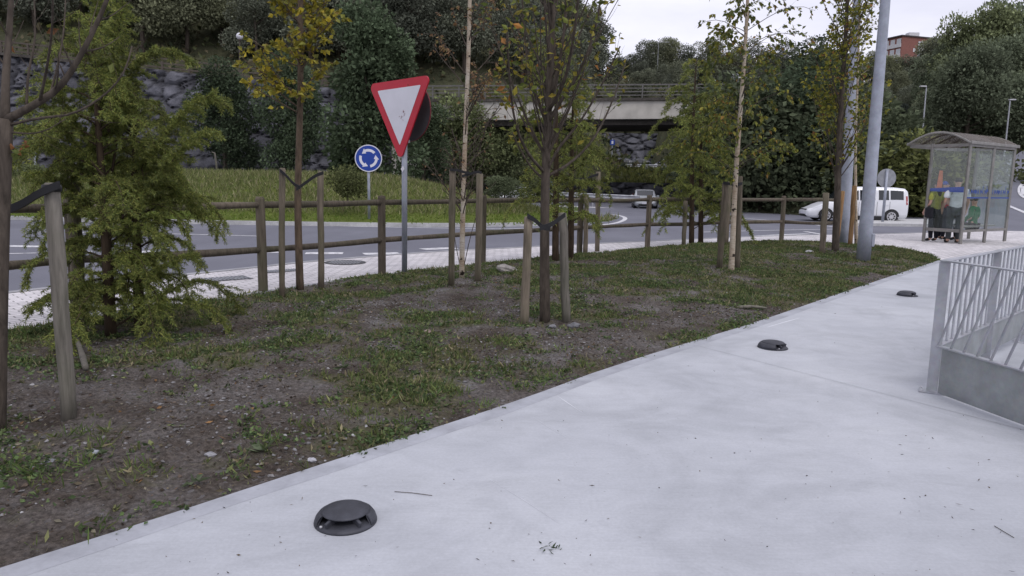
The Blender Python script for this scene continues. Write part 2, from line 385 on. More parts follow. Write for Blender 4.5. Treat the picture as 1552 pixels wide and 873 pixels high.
# apron in front of the shelter joining path and pavement
en = at(1424,394); p.poly([(en.x,en.y,-.004),tuple(at(1552,372,-.004)),(60,23,-.004),(60,27,-.004),tuple(at(1530,350,-.004)),tuple(at(1424,352,-.004))])
tag(p.build('pavement', M['pavers']), kind='structure')
kb = MB(); KO = offset(KERB, -.16); strip(kb, KERB, KO, .004); strip(kb, KO, KO, .004, ROADZ-.05); tag(kb.build('kerb', M['kerb']), kind='structure')
# edging between bed and pavement
kb = MB(); strip(kb, offset(FAR, .10), FAR, .003); strip(kb, offset(FAR, .10), offset(FAR, .10), .003, -.05); tag(kb.build('bed_edging', M['kerb']), kind='structure')
r = MB(); r.poly([(-120,-20,ROADZ),(28,-20,ROADZ),(28,26,ROADZ),(70,26,ROADZ),(70,62,ROADZ),(-120,62,ROADZ)]); tag(r.build('road', M['asphalt']), kind='structure')
# expansion joints in the concrete path
jm = MB()
for a, b in (((1060,525),(1552,652)),):
    A0, B0 = at(*a), at(*b); d = (B0-A0).normalized(); n = Vector((-d.y,d.x,0))*.0022
    jm.poly([A0+n+Vector((0,0,.0035)), A0-n+Vector((0,0,.0035)), B0-n+Vector((0,0,.0035)), B0+n+Vector((0,0,.0035))])
tag(jm.build('path_joint', M['kerb']), kind='structure')
# pale scrape marks left on the concrete
sm_ = MB()
for P_, w_ in (([(738,724),(785,752),(850,795)],.014),([(845,600),(862,612),(882,625)],.016),([(808,632),(835,650),(868,668)],.010),([(1163,496),(1190,488),(1212,482)],.02)):
    Q_ = resample(smooth_line([at(a,b) for a,b in P_],2),14); V_ = []
    for i_, q_ in enumerate(Q_):
        ww = w_*(.3+.7*math.sin(PI*i_/13))*(.7+.5*abs(mnoise.noise(q_*9))); V_ += [(q_.x-ww*.5,q_.y+ww*.5,.0012),(q_.x+ww*.5,q_.y-ww*.5,.0012)]
    sm_.add(V_, [(2*i_,2*i_+1,2*i_+3,2*i_+2) for i_ in range(13)])
tag(sm_.build('path_mark', plain('scrape', (.60,.615,.65), .8, 0, .1)), kind='structure')
# road markings
def line_mark(mb, P, w, z=ROADZ+.005):
    P = [Vector(p) for p in P]; L = offset(P, w/2); Q = offset(P, -w/2); strip(mb, L, Q, z)
rm = MB(); z = ROADZ
for P, w in (([(150,334),(235,336),(392,340),(610,345),(760,347),(820,346)],.15), ([(60,352),(244,354),(392,358)],.12),
             ([(-100,372),(12,373),(62,374)],.35), ([(-100,386),(12,385),(140,381)],.12), ([(374,383),(422,382)],.4), ([(463,384),(520,384)],.4), ([(551,385),(605,384)],.4),([(640,378),(690,376)],.4),([(180,384),(235,381)],.4),
             ([(893,324),(929,325),(945,328),(949,332),(937,338),(912,341)],.2), ([(1127,331),(1180,335),(1217,339),(1275,345)],.18), ([(1124,359.5),(1180,356),(1225,354.5)],.25),
             ([(1220,351),(1262,358)],.2), ([(1060,352),(1170,349),(1290,347)],.12), ([(1000,325),(1100,329)],.15)):
    line_mark(rm, smooth_line([at(a,b,z) for a,b in P], 2), w)
rm.build('road_marking', M['paint']); tag(bpy.data.objects['road_marking'], kind='structure')
# roundabout island
IS = [(-16,24.9),(-10,24.7),(-5,25.0),(-1.5,25.7),(1.2,27.3),(3,30),(3.7,33.5),(3.4,38),(1,43),(-5,47),(-14,49),(-26,47),(-33,40),(-31,32),(-24,26.5)]
def closed_smooth(P, it=3):
    P = [Vector((a,b,0)) for a,b in P]
    for _ in range(it):
        Q = []
        for i in range(len(P)): a, b = P[i], P[(i+1) % len(P)]; Q += [a.lerp(b,.25), a.lerp(b,.75)]
        P = Q
    return P
IP = closed_smooth(IS, 3); IC = Vector((-13,36,0))
def island_h(x, y):
    # signed depth inside the outline, rough: distance to the outline
    d = min((Vector((x,y,0))-q).length for q in IP[::2]); return ROADZ+.13+1.6*sstep(0, 11, d)*(1-.25*sstep(-6,3,x))
im = MB(); rings = 14; n = len(IP)
for k in range(rings+1):
    f = 1-k/rings*.98
    for q in IP:
        w = IC.lerp(q, f); im.v.append(np.array([[w.x,w.y,island_h(w.x,w.y)]])); im.c.append(np.ones((1,3))); im.n += 1
fs = []
for k in range(rings):
    for i in range(n): j = (i+1) % n; fs.append((k*n+i,k*n+j,(k+1)*n+j,(k+1)*n+i))
fs.append(tuple(range(rings*n,(rings+1)*n))[::-1]); im.f.append((np.array(fs[:-1]),0)); im.f.append((np.array([fs[-1]]),0))
tag(im.build('island', M['island'], smooth=True), kind='structure')
ik = MB(); IO = [IC+(q-IC)*1.012 for q in IP]+[IC+(IP[0]-IC)*1.012]; II = IP+[IP[0]]
strip(ik, II, IO, ROADZ+.135); strip(ik, IO, IO, ROADZ+.135, ROADZ-.02); tag(ik.build('island_kerb', M['kerb_light']), kind='structure')
# small splitter island by the van
sp = [at(a,b,ROADZ+.12) for a,b in ((1262,336),(1300,338),(1420,340),(1470,338),(1470,333),(1400,332),(1300,331))]
sm = MB(); sm.prism(sp[::-1] if False else sp, (0,0,1), .14); tag(sm.build('traffic_island', M['kerb_light']), kind='structure')
# rising side road on the right
rr = MB(); a0 = Vector((17.5,26.2,-.1)); 
L0 = [Vector((16.5,27,-.1)),Vector((20,33,.35)),Vector((26,42,1.3)),Vector((36,55,3.0)),Vector((48,70,5.2))]
R0 = [Vector((60,27.2,-.1)),Vector((60,33,.35)),Vector((64,42,1.3)),Vector((74,55,3.0)),Vector((84,70,5.2))]
strip(rr, L0, R0); tag(rr.build('side_road', M['asphalt']), kind='structure')
rm2 = MB()
def on_ramp(px, py):          # march the ray down to the rising road
    d = ray(px, py); t = 5
    ys = [27,33,42,55,70]; zs = [-.1,.35,1.3,3.0,5.2]
    while t < 120:
        q = Vector((0,0,EYE))+d*t; zr = float(np.interp(q.y, ys, zs))
        if q.z <= zr: return Vector((q.x,q.y,zr+.03))
        t += .03
    return q
el = [on_ramp(1557+15*math.cos(a), 289+13*math.sin(a)) for a in [2*PI*i/28 for i in range(28)]]
el2 = [on_ramp(1557+11*math.cos(a), 289+9.5*math.sin(a)) for a in [2*PI*i/28 for i in range(28)]]
strip(rm2, el+[el[0]], el2+[el2[0]])
rm2.bar(on_ramp(1551,283), on_ramp(1551,296), .25, .01); rm2.bar(on_ramp(1560,281), on_ramp(1560,297), .25, .01)
rm2.bar(on_ramp(1527,312), on_ramp(1560,326), .2, .012)
tag(rm2.build('road_marking', M['paint']), kind='structure')

# terrain
def terrace(x): return 8+max(0,(-7-x))*.088 if x < 5 else 8-max(0,x-16)*.24
def H(x, y):
    n = 1.6*mnoise.noise(Vector((x*.05,y*.05,0)))+.5*mnoise.noise(Vector((x*.2,y*.2,3)))
    # left hill
    wl = 1-sstep(-7, 20, x-.10*(y-70)); hl = terrace(x) + max(0, y-71)*.62; hl = min(hl, 62)
    # background hill
    hb = -.15+2.6*sstep(62,75,y)+max(0,y-88)*.25
    hb = min(hb, 22+.05*y*.2+max(0,min(14,(x-60)*.16)))
    # right bank
    br = sstep(15.5, 19, x)
    tr = max(2.6, terrace(x)); hr = -.15+(tr+.15)*sstep(42, 53, y) if x < 30 else -.15+(tr)*sstep(54,70,y)
    hr += max(0, y-64)*.17; hr = min(hr, 24+max(0,min(14,(x-60)*.16)))
    h = lerp(hb, max(hr, hb if y > 75 else hr), br)
    if x < 20 and y > 70: h = max(h, lerp(-.2, hl, wl*sstep(62, 72, y)))
    if x < -7: h = lerp(-.2, hl, sstep(61.2, 62, y))
    return h+n*sstep(70, 85, y)
tm = MB(); xs = np.concatenate([np.arange(-150,-40,6),np.arange(-40,60,2.0),np.arange(60,260,6)]); ys = np.concatenate([np.arange(40,90,1.5),np.arange(90,160,4),np.arange(160,420,12)])
gv = [(x,y,H(x,y) if not (x < -7 and y < 61) else -.29) for x in xs for y in ys]
ix = np.arange(len(gv)).reshape(len(xs), len(ys)); f4 = np.stack([ix[:-1,:-1].ravel(),ix[1:,:-1].ravel(),ix[1:,1:].ravel(),ix[:-1,1:].ravel()],1)
tm.add(gv, f4); tag(tm.build('hill', M['hill'], smooth=True), kind='structure')
# far road beyond the underpass
fr = MB(); fr.poly([(-7.5,77,2.75),(24,77,2.75),(24,84,2.75),(-7.5,84,2.75)]); tag(fr.build('far_road', M['asphalt']), kind='structure')
# terrace road above the rock wall
tr_ = MB(); strip(tr_, [Vector((x,62.2,terrace(x)+.12)) for x in range(-90,-6,3)], [Vector((x,70,terrace(x)+.12)) for x in range(-90,-6,3)]); tag(tr_.build('terrace_road', M['dirt_far']), kind='structure')

# rock wall of big boulders
def rock_wall(name, x0, x1, ybase, slope, hfun, label, res=.2, z0=-.2):
    mb = MB(); nx = int((x1-x0)/res); nz = 64; V = []; Cc = []
    for i in range(nx+1):
        x = x0+(x1-x0)*i/nx; ht = hfun(x)
        for j in range(nz+1):
            t = j/nz; zz = z0+(ht-z0)*t; q = Vector((x*.85, zz*1.15, 0)); q += Vector((mnoise.noise(q*.7),mnoise.noise(q*.7+Vector((7,0,0))),0))*.5
            ds, ps = mnoise.voronoi(q, distance_metric='DISTANCE'); e = ds[1]-ds[0]; c = mnoise.cell(ps[0]*3.7)*.5+.5
            d = .75*min(1, e*2.4)**.5+.5*c+.18*mnoise.noise(Vector((x*2.3,zz*2.3,c*9)))
            yy = ybase+slope*t*(ht-z0)-d*.62
            k = (.45+.65*c)*(.42+.58*min(1,e*5)); V.append((x,yy,zz)); Cc.append((k,k*.99,k*1.02))
    ii = np.arange(len(V)).reshape(nx+1, nz+1); ff = np.stack([ii[:-1,:-1].ravel(),ii[1:,:-1].ravel(),ii[1:,1:].ravel(),ii[:-1,1:].ravel()],1)
    mb.add(V, ff, np.array(Cc)); o = mb.build(name, M['rock'])
    return tag(o, label, 'rock wall')
rock_wall('rock_wall', -62, -5.5, 57.0, .45, lambda x: terrace(x)+.05 if x < -11 else lerp(terrace(x)+.05, 6.2, sstep(-11,-7,x)), 'tall grey boulder retaining wall behind the roundabout below the terrace railing', .2)
rock_wall('rock_wall', -5, 24, 86.0, .7, lambda x: 7.5, 'grey rock face behind the far road seen through the bridge opening', .25, 2.4)
rock_wall('rock_bank', -3, 22, 63.0, 1.2, lambda x: 1.6, 'low grey stony bank on the far side of the road beyond the bridge', .2)
# ------------------------------------------------------------------ leaves and branches
def leaf_cloud(mb, P, D, L, W, col, droop=0.0, fold=.0):
    """P (n,3) leaf bases, D (n,3) directions, L/W (n,) sizes, col (n,3)"""
    n = len(P)
    if n == 0: return
    P = np.asarray(P); D = np.asarray(D, dtype=float); D[:,2] -= droop
    D /= np.linalg.norm(D, axis=1, keepdims=True)+1e-9
    r = RNG.normal(size=(n,3)); X = np.cross(D, r); X /= np.linalg.norm(X, axis=1, keepdims=True)+1e-9
    N = np.cross(X, D); L = np.asarray(L).reshape(-1,1)*np.ones((n,1)); W = np.asarray(W).reshape(-1,1)*np.ones((n,1))
    a = P; b = P+D*L*.45+X*W*.5+N*W*fold; c = P+D*L-N*L*.12; d = P+D*L*.45-X*W*.5+N*W*fold
    V = np.stack([a,b,c,d],1).reshape(-1,3); k = np.arange(n)*4
    mb.add(V, np.stack([k,k+1,k+2,k+3],1), np.repeat(np.asarray(col), 4, 0))
def pick_cols(n, pal, w=None, jit=.2):
    pal = np.array(pal); k = RNG.choice(len(pal), n, p=w); c = pal[k]*(1+jit*RNG.normal(size=(n,1)).clip(-1.8,1.8))
    return c.clip(.004, .9)
def rvec(): return Vector(RNG.normal(size=3)).normalized()
def curve_branch(a, d, L, up=.3, wob=.18, n=7, grav=0):
    P = [Vector(a)]; d = Vector(d).normalized(); s = L/(n-1)
    for i in range(n-1):
        d = (d+Vector((0,0,up/n*1.6-grav*i/n))+rvec()*wob/ n*2).normalized(); P.append(P[-1]+d*s)
    return P
def along(P, t):
    k = t*(len(P)-1); i = min(int(k), len(P)-2); return P[i].lerp(P[i+1], k-i), (P[i+1]-P[i]).normalized()
class Plant:
    """a tree thing: trunk mesh, branch mesh and crown mesh"""
    def __init__(s): s.tr = MB(); s.br = MB(); s.P = []; s.D = []
    def twigs(s, P, r, count, L, lv, leaves, t0=.25, up=.25, spread=.8, ll=True):
        for i in range(count):
            t = t0+(1-t0)*(i+RNG.random())/count; q, d = along(P, min(.999,t))
            a = rvec(); a = (a-d*a.dot(d)).normalized(); dd = d*(1-spread*.6)+a*spread
            l = L*(.55+.7*RNG.random())*(1.1-.5*t); B = curve_branch(q, dd, l, up, .35, 5)
            rr = max(.0016, r*(.5-.2*t)); s.br.tube(B, [rr*(1-.7*k/4) for k in range(5)], 4, cap=False)
            if lv > 0: s.twigs(B, rr, max(2, count//2), l*.5, lv-1, leaves, .3, up, spread)
            for k in range(int(leaves*(.4+1.2*RNG.random()))):
                w, d2 = along(B, RNG.random()**.7*.999); s.P.append(tuple(w)); s.D.append(tuple((d2+rvec()*1.1).normalized()))
    def finish(s, name, label, cat, base, bark, leafmat_, pal, w, L, W, droop=.3, group=None, jit=.22, fold=.12):
        t = thing(name, label, cat, base, group)
        s.tr.build('trunk', bark, t, smooth=True)
        if s.br.n and s.br is not s.tr: s.br.build('branches', bark, t, smooth=True)
        if s.P:
            n = len(s.P); mb = MB(); l = L*(.6+.7*RNG.random(n))
            leaf_cloud(mb, s.P, s.D, l, l*W/L, pick_cols(n, pal, w, jit), droop, fold); mb.build('foliage', leafmat_, t)
        return t
YEL = [(.30,.255,.03),(.24,.215,.035),(.15,.155,.03),(.37,.29,.03),(.17,.12,.03)]
GRN = [(.10,.12,.028),(.15,.155,.03),(.07,.095,.026),(.24,.215,.04),(.22,.13,.03)]
BRN = [(.20,.12,.06),(.14,.085,.045),(.24,.16,.07),(.17,.15,.06)]
def pl(P, Y, jy=0): return [atY(x, y, Y+jy*i/len(P)) for i, (x, y) in enumerate(P)]
def limb(pt, P, r0, r1, mb=None, n=14):
    Q = resample(smooth_line(P, 2), n); (mb or pt.tr).tube(Q, [lerp(r0, r1, (i/(n-1))**.8) for i in range(n)], 9, cap=True); return Q

# T1 bare tree at the left edge
b = at(-6, 652); Y = b.y; t = Plant()
T = limb(t, [b+Vector((0,0,-.05))]+pl([(0,420),(6,250),(9,180)], Y), .048, .036)
for P, r, k in (([(9,182),(60,155),(95,130),(125,80),(150,30),(172,-25)], .024, 9), ([(8,185),(8,120),(14,50),(20,-60)], .026, 7), ([(9,180),(-20,120),(-50,40)], .02, 4), ([(12,190),(60,178),(110,175),(160,145),(190,110),(200,70)], .009, 7),
                ([(10,200),(60,204),(100,180)], .006, 4), ([(60,155),(72,100),(80,40),(80,-30)], .009, 6), ([(75,148),(90,90),(98,40),(100,-30)], .007, 6), ([(40,165),(42,110),(55,60),(50,-30)], .008, 6)):
    Q = limb(t, pl(P, Y, RNG.normal()*.35), r, r*.4, t.br); t.twigs(Q, r*.6, k, .28, 0, .8, .25, .5, .7)
t.P += [tuple(atY(26+RNG.normal()*10, 226+RNG.normal()*6, Y)) for _ in range(16)]; t.D += [tuple(rvec()) for _ in range(16)]
t.finish('deciduous_tree', 'nearly leafless dark forked tree cut off by the left edge of the photo', 'tree', b, M['bark_dark'], M['leaf'], [(.09,.11,.03),(.12,.14,.03),(.20,.09,.035)], [.45,.3,.25], .055, .03)
# T2 yellow leaved tree
b = at(455, 439); Y = b.y; t = Plant()
T = limb(t, [b+Vector((0,0,-.05))]+pl([(453,380),(451,300),(454,200),(456,100),(455,0),(457,-140)], Y), .054, .03, n=24)
for i in range(40):
    z = .42+.56*RNG.random(); q, d = along(T, z); a = RNG.random()*2*PI
    P = curve_branch(q, (math.cos(a), math.sin(a), .25+.3*RNG.random()), .95*(1.15-.5*z)*(.5+.6*RNG.random()), .3, .3); 
    t.br.tube(P, [.011*(1-.1*k) for k in range(7)], 5, cap=False); t.twigs(P, .008, 7, .28, 0, 10, .25, .2, .8)
t.finish('maple_tree', 'slim young tree with yellow leaves between two stakes', 'tree', b, M['bark_mid'], M['leaf'], YEL, [.26,.30,.30,.08,.06], .072, .058, .5)
# T3 bare birch
b = at(700, 424); Y = b.y; t = Plant()
T = limb(t, [b+Vector((0,0,-.05))]+pl([(700,390),(702,300),(706,180),(711,60),(714,-120)], Y), .043, .025, n=24)
for i in range(46):
    z = .18+.8*RNG.random(); q, d = along(T, z); a = RNG.random()*2*PI
    P = curve_branch(q, (math.cos(a), math.sin(a)*.8, .8+.5*RNG.random()), .85*(.5+.8*RNG.random()), .15, .25)
    t.br.tube(P, [.010*(1-.09*k) for k in range(7)], 5, cap=False); t.twigs(P, .010, 7, .36, 0, 5.5 if z > .45 else 1.0, .3, .0, .7)
for P in ([(701,415),(712,360),(730,300),(752,275)], [(700,415),(690,370),(686,330)]):
    t.br.tube(resample(smooth_line(pl(P, Y)), 8), [.008-.0007*k for k in range(8)], 5)
t.P += []
tt = t.finish('birch_tree', 'pale birch with bare twigs and a few brown leaves beside the give way sign', 'tree', b, M['birch'], M['leaf'], BRN, [.4,.3,.15,.15], .06, .035, .9)
for c in tt.children:
    if c.name.startswith('branches'): c.data.materials[0] = M['bark_dark']
# T4 many branched tree in the middle
b = at(826, 488); Y = b.y; t = Plant()
T = limb(t, [b+Vector((0,0,-.05))]+pl([(825,400),(826,280),(830,180),(836,60),(838,-80)], Y), .062, .030, n=26)
for P, r in (([(826,262),(800,235),(780,190),(772,120),(768,40)], .014), ([(826,272),(812,262),(795,240),(776,200)], .012), ([(828,268),(870,245),(905,205),(930,150),(948,95)], .013), ([(828,262),(845,225),(880,185),(912,130),(940,70)], .013),
             ([(829,190),(845,160),(880,110),(905,40),(915,-40)], .017), ([(828,185),(805,130),(795,60),(790,-30)], .015), ([(830,170),(855,130),(870,60),(880,-40)], .018), ([(834,150),(850,90),(858,20),(858,-60)], .018), ([(826,235),(790,180),(775,140),(755,110)], .010)):
    Q = limb(t, pl(P, Y, RNG.normal()*.9), r*1.3, r*.5, t.br); t.twigs(Q, r*.55, 13, .42, 0, 3.0, .2, .75, .5)
for i in range(38):
    z = .45+.45*RNG.random(); q, d = along(T, z); a = RNG.random()*2*PI
    P = curve_branch(q, (math.cos(a)*.55, math.sin(a)*.55, .8), 1.5*(.5+.6*RNG.random()), .35, .2)
    t.br.tube(P, [.011*(1-.12*k) for k in range(7)], 5, cap=False); t.twigs(P, .006, 7, .4, 0, 2.8, .3, .5, .6)
tt = t.finish('cherry_tree', 'dark many branched young tree with sparse ochre leaves in the middle of the bed', 'tree', b, M['bark_dark'], M['leaf'], [(.13,.15,.032),(.22,.19,.03),(.09,.115,.026),(.28,.22,.035),(.26,.12,.03)], [.38,.24,.25,.09,.04], .085, .042, .5)
# T5 leafy birch on the right
b = at(1108, 418); Y = b.y; t = Plant()
T = limb(t, [b+Vector((0,0,-.05))]+pl([(1110,380),(1114,280),(1122,170),(1130,70),(1138,-100)], Y), .052, .022, n=24)
for i in range(60):
    z = .30+.68*RNG.random(); q, d = along(T, z); a = RNG.random()*2*PI
    P = curve_branch(q, (math.cos(a), math.sin(a), .5+.4*RNG.random()), 1.15*(.45+.65*RNG.random()), .0, .25, grav=.5)
    t.br.tube(P, [.007*(1-.11*k) for k in range(7)], 5, cap=False); t.twigs(P, .004, 8, .36, 0, 9, .25, -.45, .7)
tt = t.finish('birch_tree', 'pale birch with small drooping green leaves right of the bushy conifer', 'tree', b, M['birch'], M['leaf'], GRN, [.33,.28,.2,.13,.06], .072, .046, .9)
for c in tt.children:
    if c.name.startswith('branches'): c.data.materials[0] = M['bark_dark']
# T6 upright tree by the lamp posts
b = at(1266, 388); Y = b.y; t = Plant()
T = limb(t, [b+Vector((0,0,-.05))]+pl([(1268,330),(1271,250),(1276,140),(1284,20),(1288,-100)], Y), .085, .03, n=24)
for i in range(64):
    z = .22+.72*RNG.random(); q, d = along(T, z); a = RNG.random()*2*PI
    P = curve_branch(q, (math.cos(a)*.5, math.sin(a)*.5, .8), 2.1*(.5+.6*RNG.random())*(1.15-.5*z), .35, .16)
    t.br.tube(P, [.012*(1-.12*k) for k in range(7)], 5, cap=False); t.twigs(P, .006, 9, .46, 0, 7.5, .12, .4, .75)
t.finish('pear_tree', 'upright tree with yellow green leaves standing just left of the lamp posts', 'tree', b, M['bark_dark'], M['leaf'], [(.19,.19,.03),(.13,.145,.028),(.28,.25,.04),(.08,.10,.024),(.24,.12,.04)], [.3,.27,.22,.15,.06], .082, .06, .5)
# T7 thin birch between the posts
b = at(1298, 377); Y = b.y; t = Plant(); t.br = t.tr
T = limb(t, [b+Vector((0,0,-.05))]+pl([(1297,300),(1296,220),(1300,120),(1303,0),(1304,-60)], Y), .045, .015, n=16)
for i in range(20):
    z = .35+.6*RNG.random(); q, d = along(T, z); a = RNG.random()*2*PI
    P = curve_branch(q, (math.cos(a), math.sin(a), .7), .8*(.5+.6*RNG.random()), .1, .25)
    t.br.tube(P, [.006*(1-.11*k) for k in range(7)], 4, cap=False); t.twigs(P, .004, 4, .3, 0, 4, .25, -.2, .7)
t.finish('birch_tree', 'thin birch with a pale trunk standing between the two lamp posts', 'tree', b, M['birch'], M['leaf'], GRN, [.3,.3,.2,.15,.05], .07, .045, .8)

# ------------------------------------------------------------------ conifers with feathery sprays
def conifer(name, label, bases, height, width, n_br, pal, skirt=.05, seed=1, dens=1.0, nl=.035, extra=()):
    global RNG
    RNG = np.random.default_rng(seed)
    tr = MB(); br = MB(); P = []; D = []
    def spray(B, r):
        # drooping side twigs full of soft needles
        L = sum((B[i+1]-B[i]).length for i in range(len(B)-1))
        nt = max(4, int(L*26*dens))
        for k in range(nt):
            t = .18+.82*(k+RNG.random())/nt; q, d = along(B, min(t,.999)); side = d.cross(Vector((0,0,1))).normalized()*(1 if k % 2 else -1)
            l = (.10+.17*RNG.random())*(1.15-.55*t)*min(1.3, L+.35)
            tw = curve_branch(q, d*.65+side*.8+rvec()*.25, l, .0, .25, 4, grav=.9)
            br.tube(tw, [.0022,.0018,.0014,.001], 3, cap=False)
            m = int(l*520*dens)
            for j in range(m):
                w, d2 = along(tw, RNG.random()*.999); s2 = rvec(); P.append(tuple(w)); D.append(tuple((d2*.55+s2*.75)))
        m = int(L*230*dens)
        for j in range(m):
            w, d2 = along(B, (.1+.9*RNG.random())*.999); P.append(tuple(w)); D.append(tuple(d2*.4+rvec()*.8))
    b0 = sum(bases, Vector())/len(bases); b0.z = 0
    trunks = []
    for bi, b in enumerate(bases):
        hh = height*(1-.18*bi); T = curve_branch(b+Vector((0,0,-.05)), (RNG.normal()*.03,RNG.normal()*.03,1), hh, .2, .08, 10)
        tr.tube(T, [lerp(.058,.008,(k/9)**1.3)*(height/3.2)**.5 for k in range(10)], 8); trunks.append((T,hh))
    for i in range(n_br):
        T, hh = trunks[i % len(trunks)]; z = skirt+(1-skirt)*((i+RNG.random())/n_br)**.8; q, d = along(T, min(.995,z)); a = i*2.4+RNG.normal()*.5
        l = width*.62*((1-z)**.55*.95+.10)*(.6+.6*RNG.random())*(1 if z > .45 or z < .14 else .78)
        B = curve_branch(q, (math.cos(a), math.sin(a), .5*(1-.2*z)+.25*RNG.random()), l, .1, .22, 8, grav=.95)
        br.tube(B, [max(.002,.011*(1-.12*k)) for k in range(8)], 5, cap=False); spray(B, .01)
    for E in extra:                         # long nodding boughs seen in the photo
        B = resample(smooth_line(E, 2), 10); br.tube(B, [max(.002,.012*(1-.09*k)) for k in range(10)], 5, cap=False); spray(B, .01); spray(B, .01)
    t = thing(name, label, 'tree', b0)
    tr.build('trunk', M['bark_con'], t, smooth=True); br.build('branches', M['bark_con'], t, smooth=True)
    n = len(P); mb = MB(); l = nl*(.6+.8*RNG.random(n)); Pn = np.array(P)
    # soft patches of lighter and darker growth
    pt = np.array([mnoise.noise(Vector(p)*2.6) for p in P[::1]]) if n < 400000 else RNG.normal(size=n)*.3
    c = pick_cols(n, pal, None, .2)*(1+.55*pt.reshape(-1,1))
    leaf_cloud(mb, Pn, np.array(D), l, l*.08+.0036*(b0.y/7), c.clip(.005,.6), .12); mb.build('foliage', M['needle'], t)
    print(label, n)
LAR = [(.155,.19,.048),(.20,.225,.055),(.115,.15,.045),(.24,.25,.07)]
b1 = at(168,508); b2 = at(212,500)
Yc = b1.y
conifer('larch_tree', 'feathery yellow green conifer with two trunks beside the leftmost stake', [b1,b2], 2.9, 1.95, 116, LAR, .03, 3, 1.0, .034,
    extra=[pl([(170,260),(185,160),(200,95),(245,68),(290,92)], Yc), pl([(185,300),(240,215),(285,160),(320,140),(342,160)], Yc), pl([(185,330),(250,260),(290,205),(325,200)], Yc-.2), pl([(160,330),(110,290),(70,260),(48,265)], Yc), pl([(165,230),(150,120),(140,50),(150,-30)], Yc+.1), pl([(165,200),(170,90),(185,20),(190,-40)], Yc-.1), pl([(170,420),(110,430),(70,450),(45,470)], Yc-.15), pl([(205,430),(250,400),(285,385),(300,395)], Yc-.1),pl([(160,250),(110,180),(85,130),(70,120)], Yc),pl([(160,300),(95,230),(50,190),(25,195)], Yc+.2),pl([(160,270),(100,200),(60,150),(40,150)], Yc-.2)])
b1 = at(842,403); b2 = at(864,400)
conifer('larch_tree', 'feathery green conifer rising directly behind the many branched tree in the middle', [b1,b2], 4.2, 2.3, 66, LAR, .16, 5, .46, .055)
b1 = at(1048,374); b2 = at(1062,372)
conifer('larch_tree', 'bushy yellow green conifer standing between the two fence bays left of the leafy birch', [b1,b2], 4.5, 2.8, 84, LAR, .10, 9, .44, .06)
RNG = np.random.default_rng(11)

# ------------------------------------------------------------------ far trees: shared meshes
def far_mesh(seed, h, w, n, ls, shape='round', trunk=True):
    global RNG
    RNG = np.random.default_rng(seed); rd = random.Random(seed)
    tr = MB(); tt = [Vector((0,0,-.6)),Vector((rd.uniform(-.1,.1)*h*.3,0,h*.3)),Vector((rd.uniform(-.1,.1)*h*.3,rd.uniform(-.1,.1)*h*.3,h*.85))]
    tr.tube(resample(smooth_line(tt),8), [lerp(.03*h,.006*h,k/7) for k in range(8)], 6)
    blobs = []; nb = 20
    for i in range(nb):
        if shape == 'round': z = .28+.66*rd.random(); rr = w*.5*math.sqrt(max(.05,1-((z-.55)/.5)**2))
        elif shape == 'cone': z = .06+.9*(i+rd.random())/nb; rr = w*.5*(1-z)**.75+.03*w
        elif shape == 'bush': z = .04+.82*rd.random(); rr = w*.5*math.sqrt(max(.05,1-(z/1.0)**2.2))
        else: z = .1+.88*(i+rd.random())/nb; rr = w*.42*(math.sin(PI*min(1,z*.9+.08))**.6)
        a = rd.random()*2*PI; q = rr*math.sqrt(rd.random())*.85; c = Vector((q*math.cos(a),q*math.sin(a),z*h))
        s = (.16+.13*rd.random())*w*(1 if shape != 'cone' else .8); blobs.append((c,s))
        tr.tube([Vector((0,0,z*h*.75)), c], [.008*h,.003*h], 4, cap=False)
    P = []; D = []; K = []
    wt = np.array([s*s for _, s in blobs]); wt /= wt.sum()
    for k, (c, s) in enumerate(blobs):
        m = int(n*wt[k]); u = RNG.normal(size=(m,3)); u /= np.linalg.norm(u,axis=1,keepdims=True); rr = s*(.45+.62*RNG.random((m,1))**.6)
        q = np.array(c)+u*rr*np.array([1,1,.8]); P.append(q); D.append(u+RNG.normal(size=(m,3))*.8+np.array([0,0,-.2])); tone = .75+.5*rd.random(); K.append(np.full(m,tone)*(.62+.5*(rr[:,0]/s-.45)/.62)*(.8+.35*(u[:,2]*.5+.5)))  # shade painted into leaf colour: darker inside each blob, lighter on its upper side
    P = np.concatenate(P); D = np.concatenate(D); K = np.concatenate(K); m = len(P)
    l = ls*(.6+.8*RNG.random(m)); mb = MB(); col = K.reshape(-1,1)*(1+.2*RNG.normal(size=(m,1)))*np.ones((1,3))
    leaf_cloud(mb, P, D, l, l*.62, col.clip(.2,2.2), 0, .1)
    return tr, mb
def m_farleaf(name, c):
    t = NT(name); a = t.attr(); oi = t.n('ShaderNodeObjectInfo')
    hue = t.ramp(oi.outputs['Random'], [(0,[k*.62 for k in c]),(.35,c),(.7,(c[0]*1.1,c[1]*1.08,c[2]*.95)),(1,(c[0]*1.3,c[1]*1.25,c[2]*.95))])
    col = t.mix(1, a, hue, 'MULTIPLY'); p = t.n('ShaderNodeBsdfPrincipled'); t.l(col, p.inputs['Base Color']); p.inputs['Roughness'].default_value = .8; p.inputs['Specular IOR Level'].default_value = .1
    q = t.n('ShaderNodeBsdfTranslucent'); t.l(col, q.inputs[0]); x = t.n('ShaderNodeMixShader'); x.inputs[0].default_value = .2
    t.l(p.outputs[0], x.inputs[1]); t.l(q.outputs[0], x.inputs[2]); t.l(x.outputs[0], t.out.inputs[0]); return t.m
ML = m_farleaf('forest_leaf', (.155,.17,.13)); MLC = m_farleaf('forest_needle', (.08,.095,.08)); MLB = m_farleaf('bush_leaf', (.12,.145,.085)); MLY = m_farleaf('scrub_leaf', (.098,.112,.05)); MLR = m_farleaf('right_forest_leaf', (.165,.195,.125))
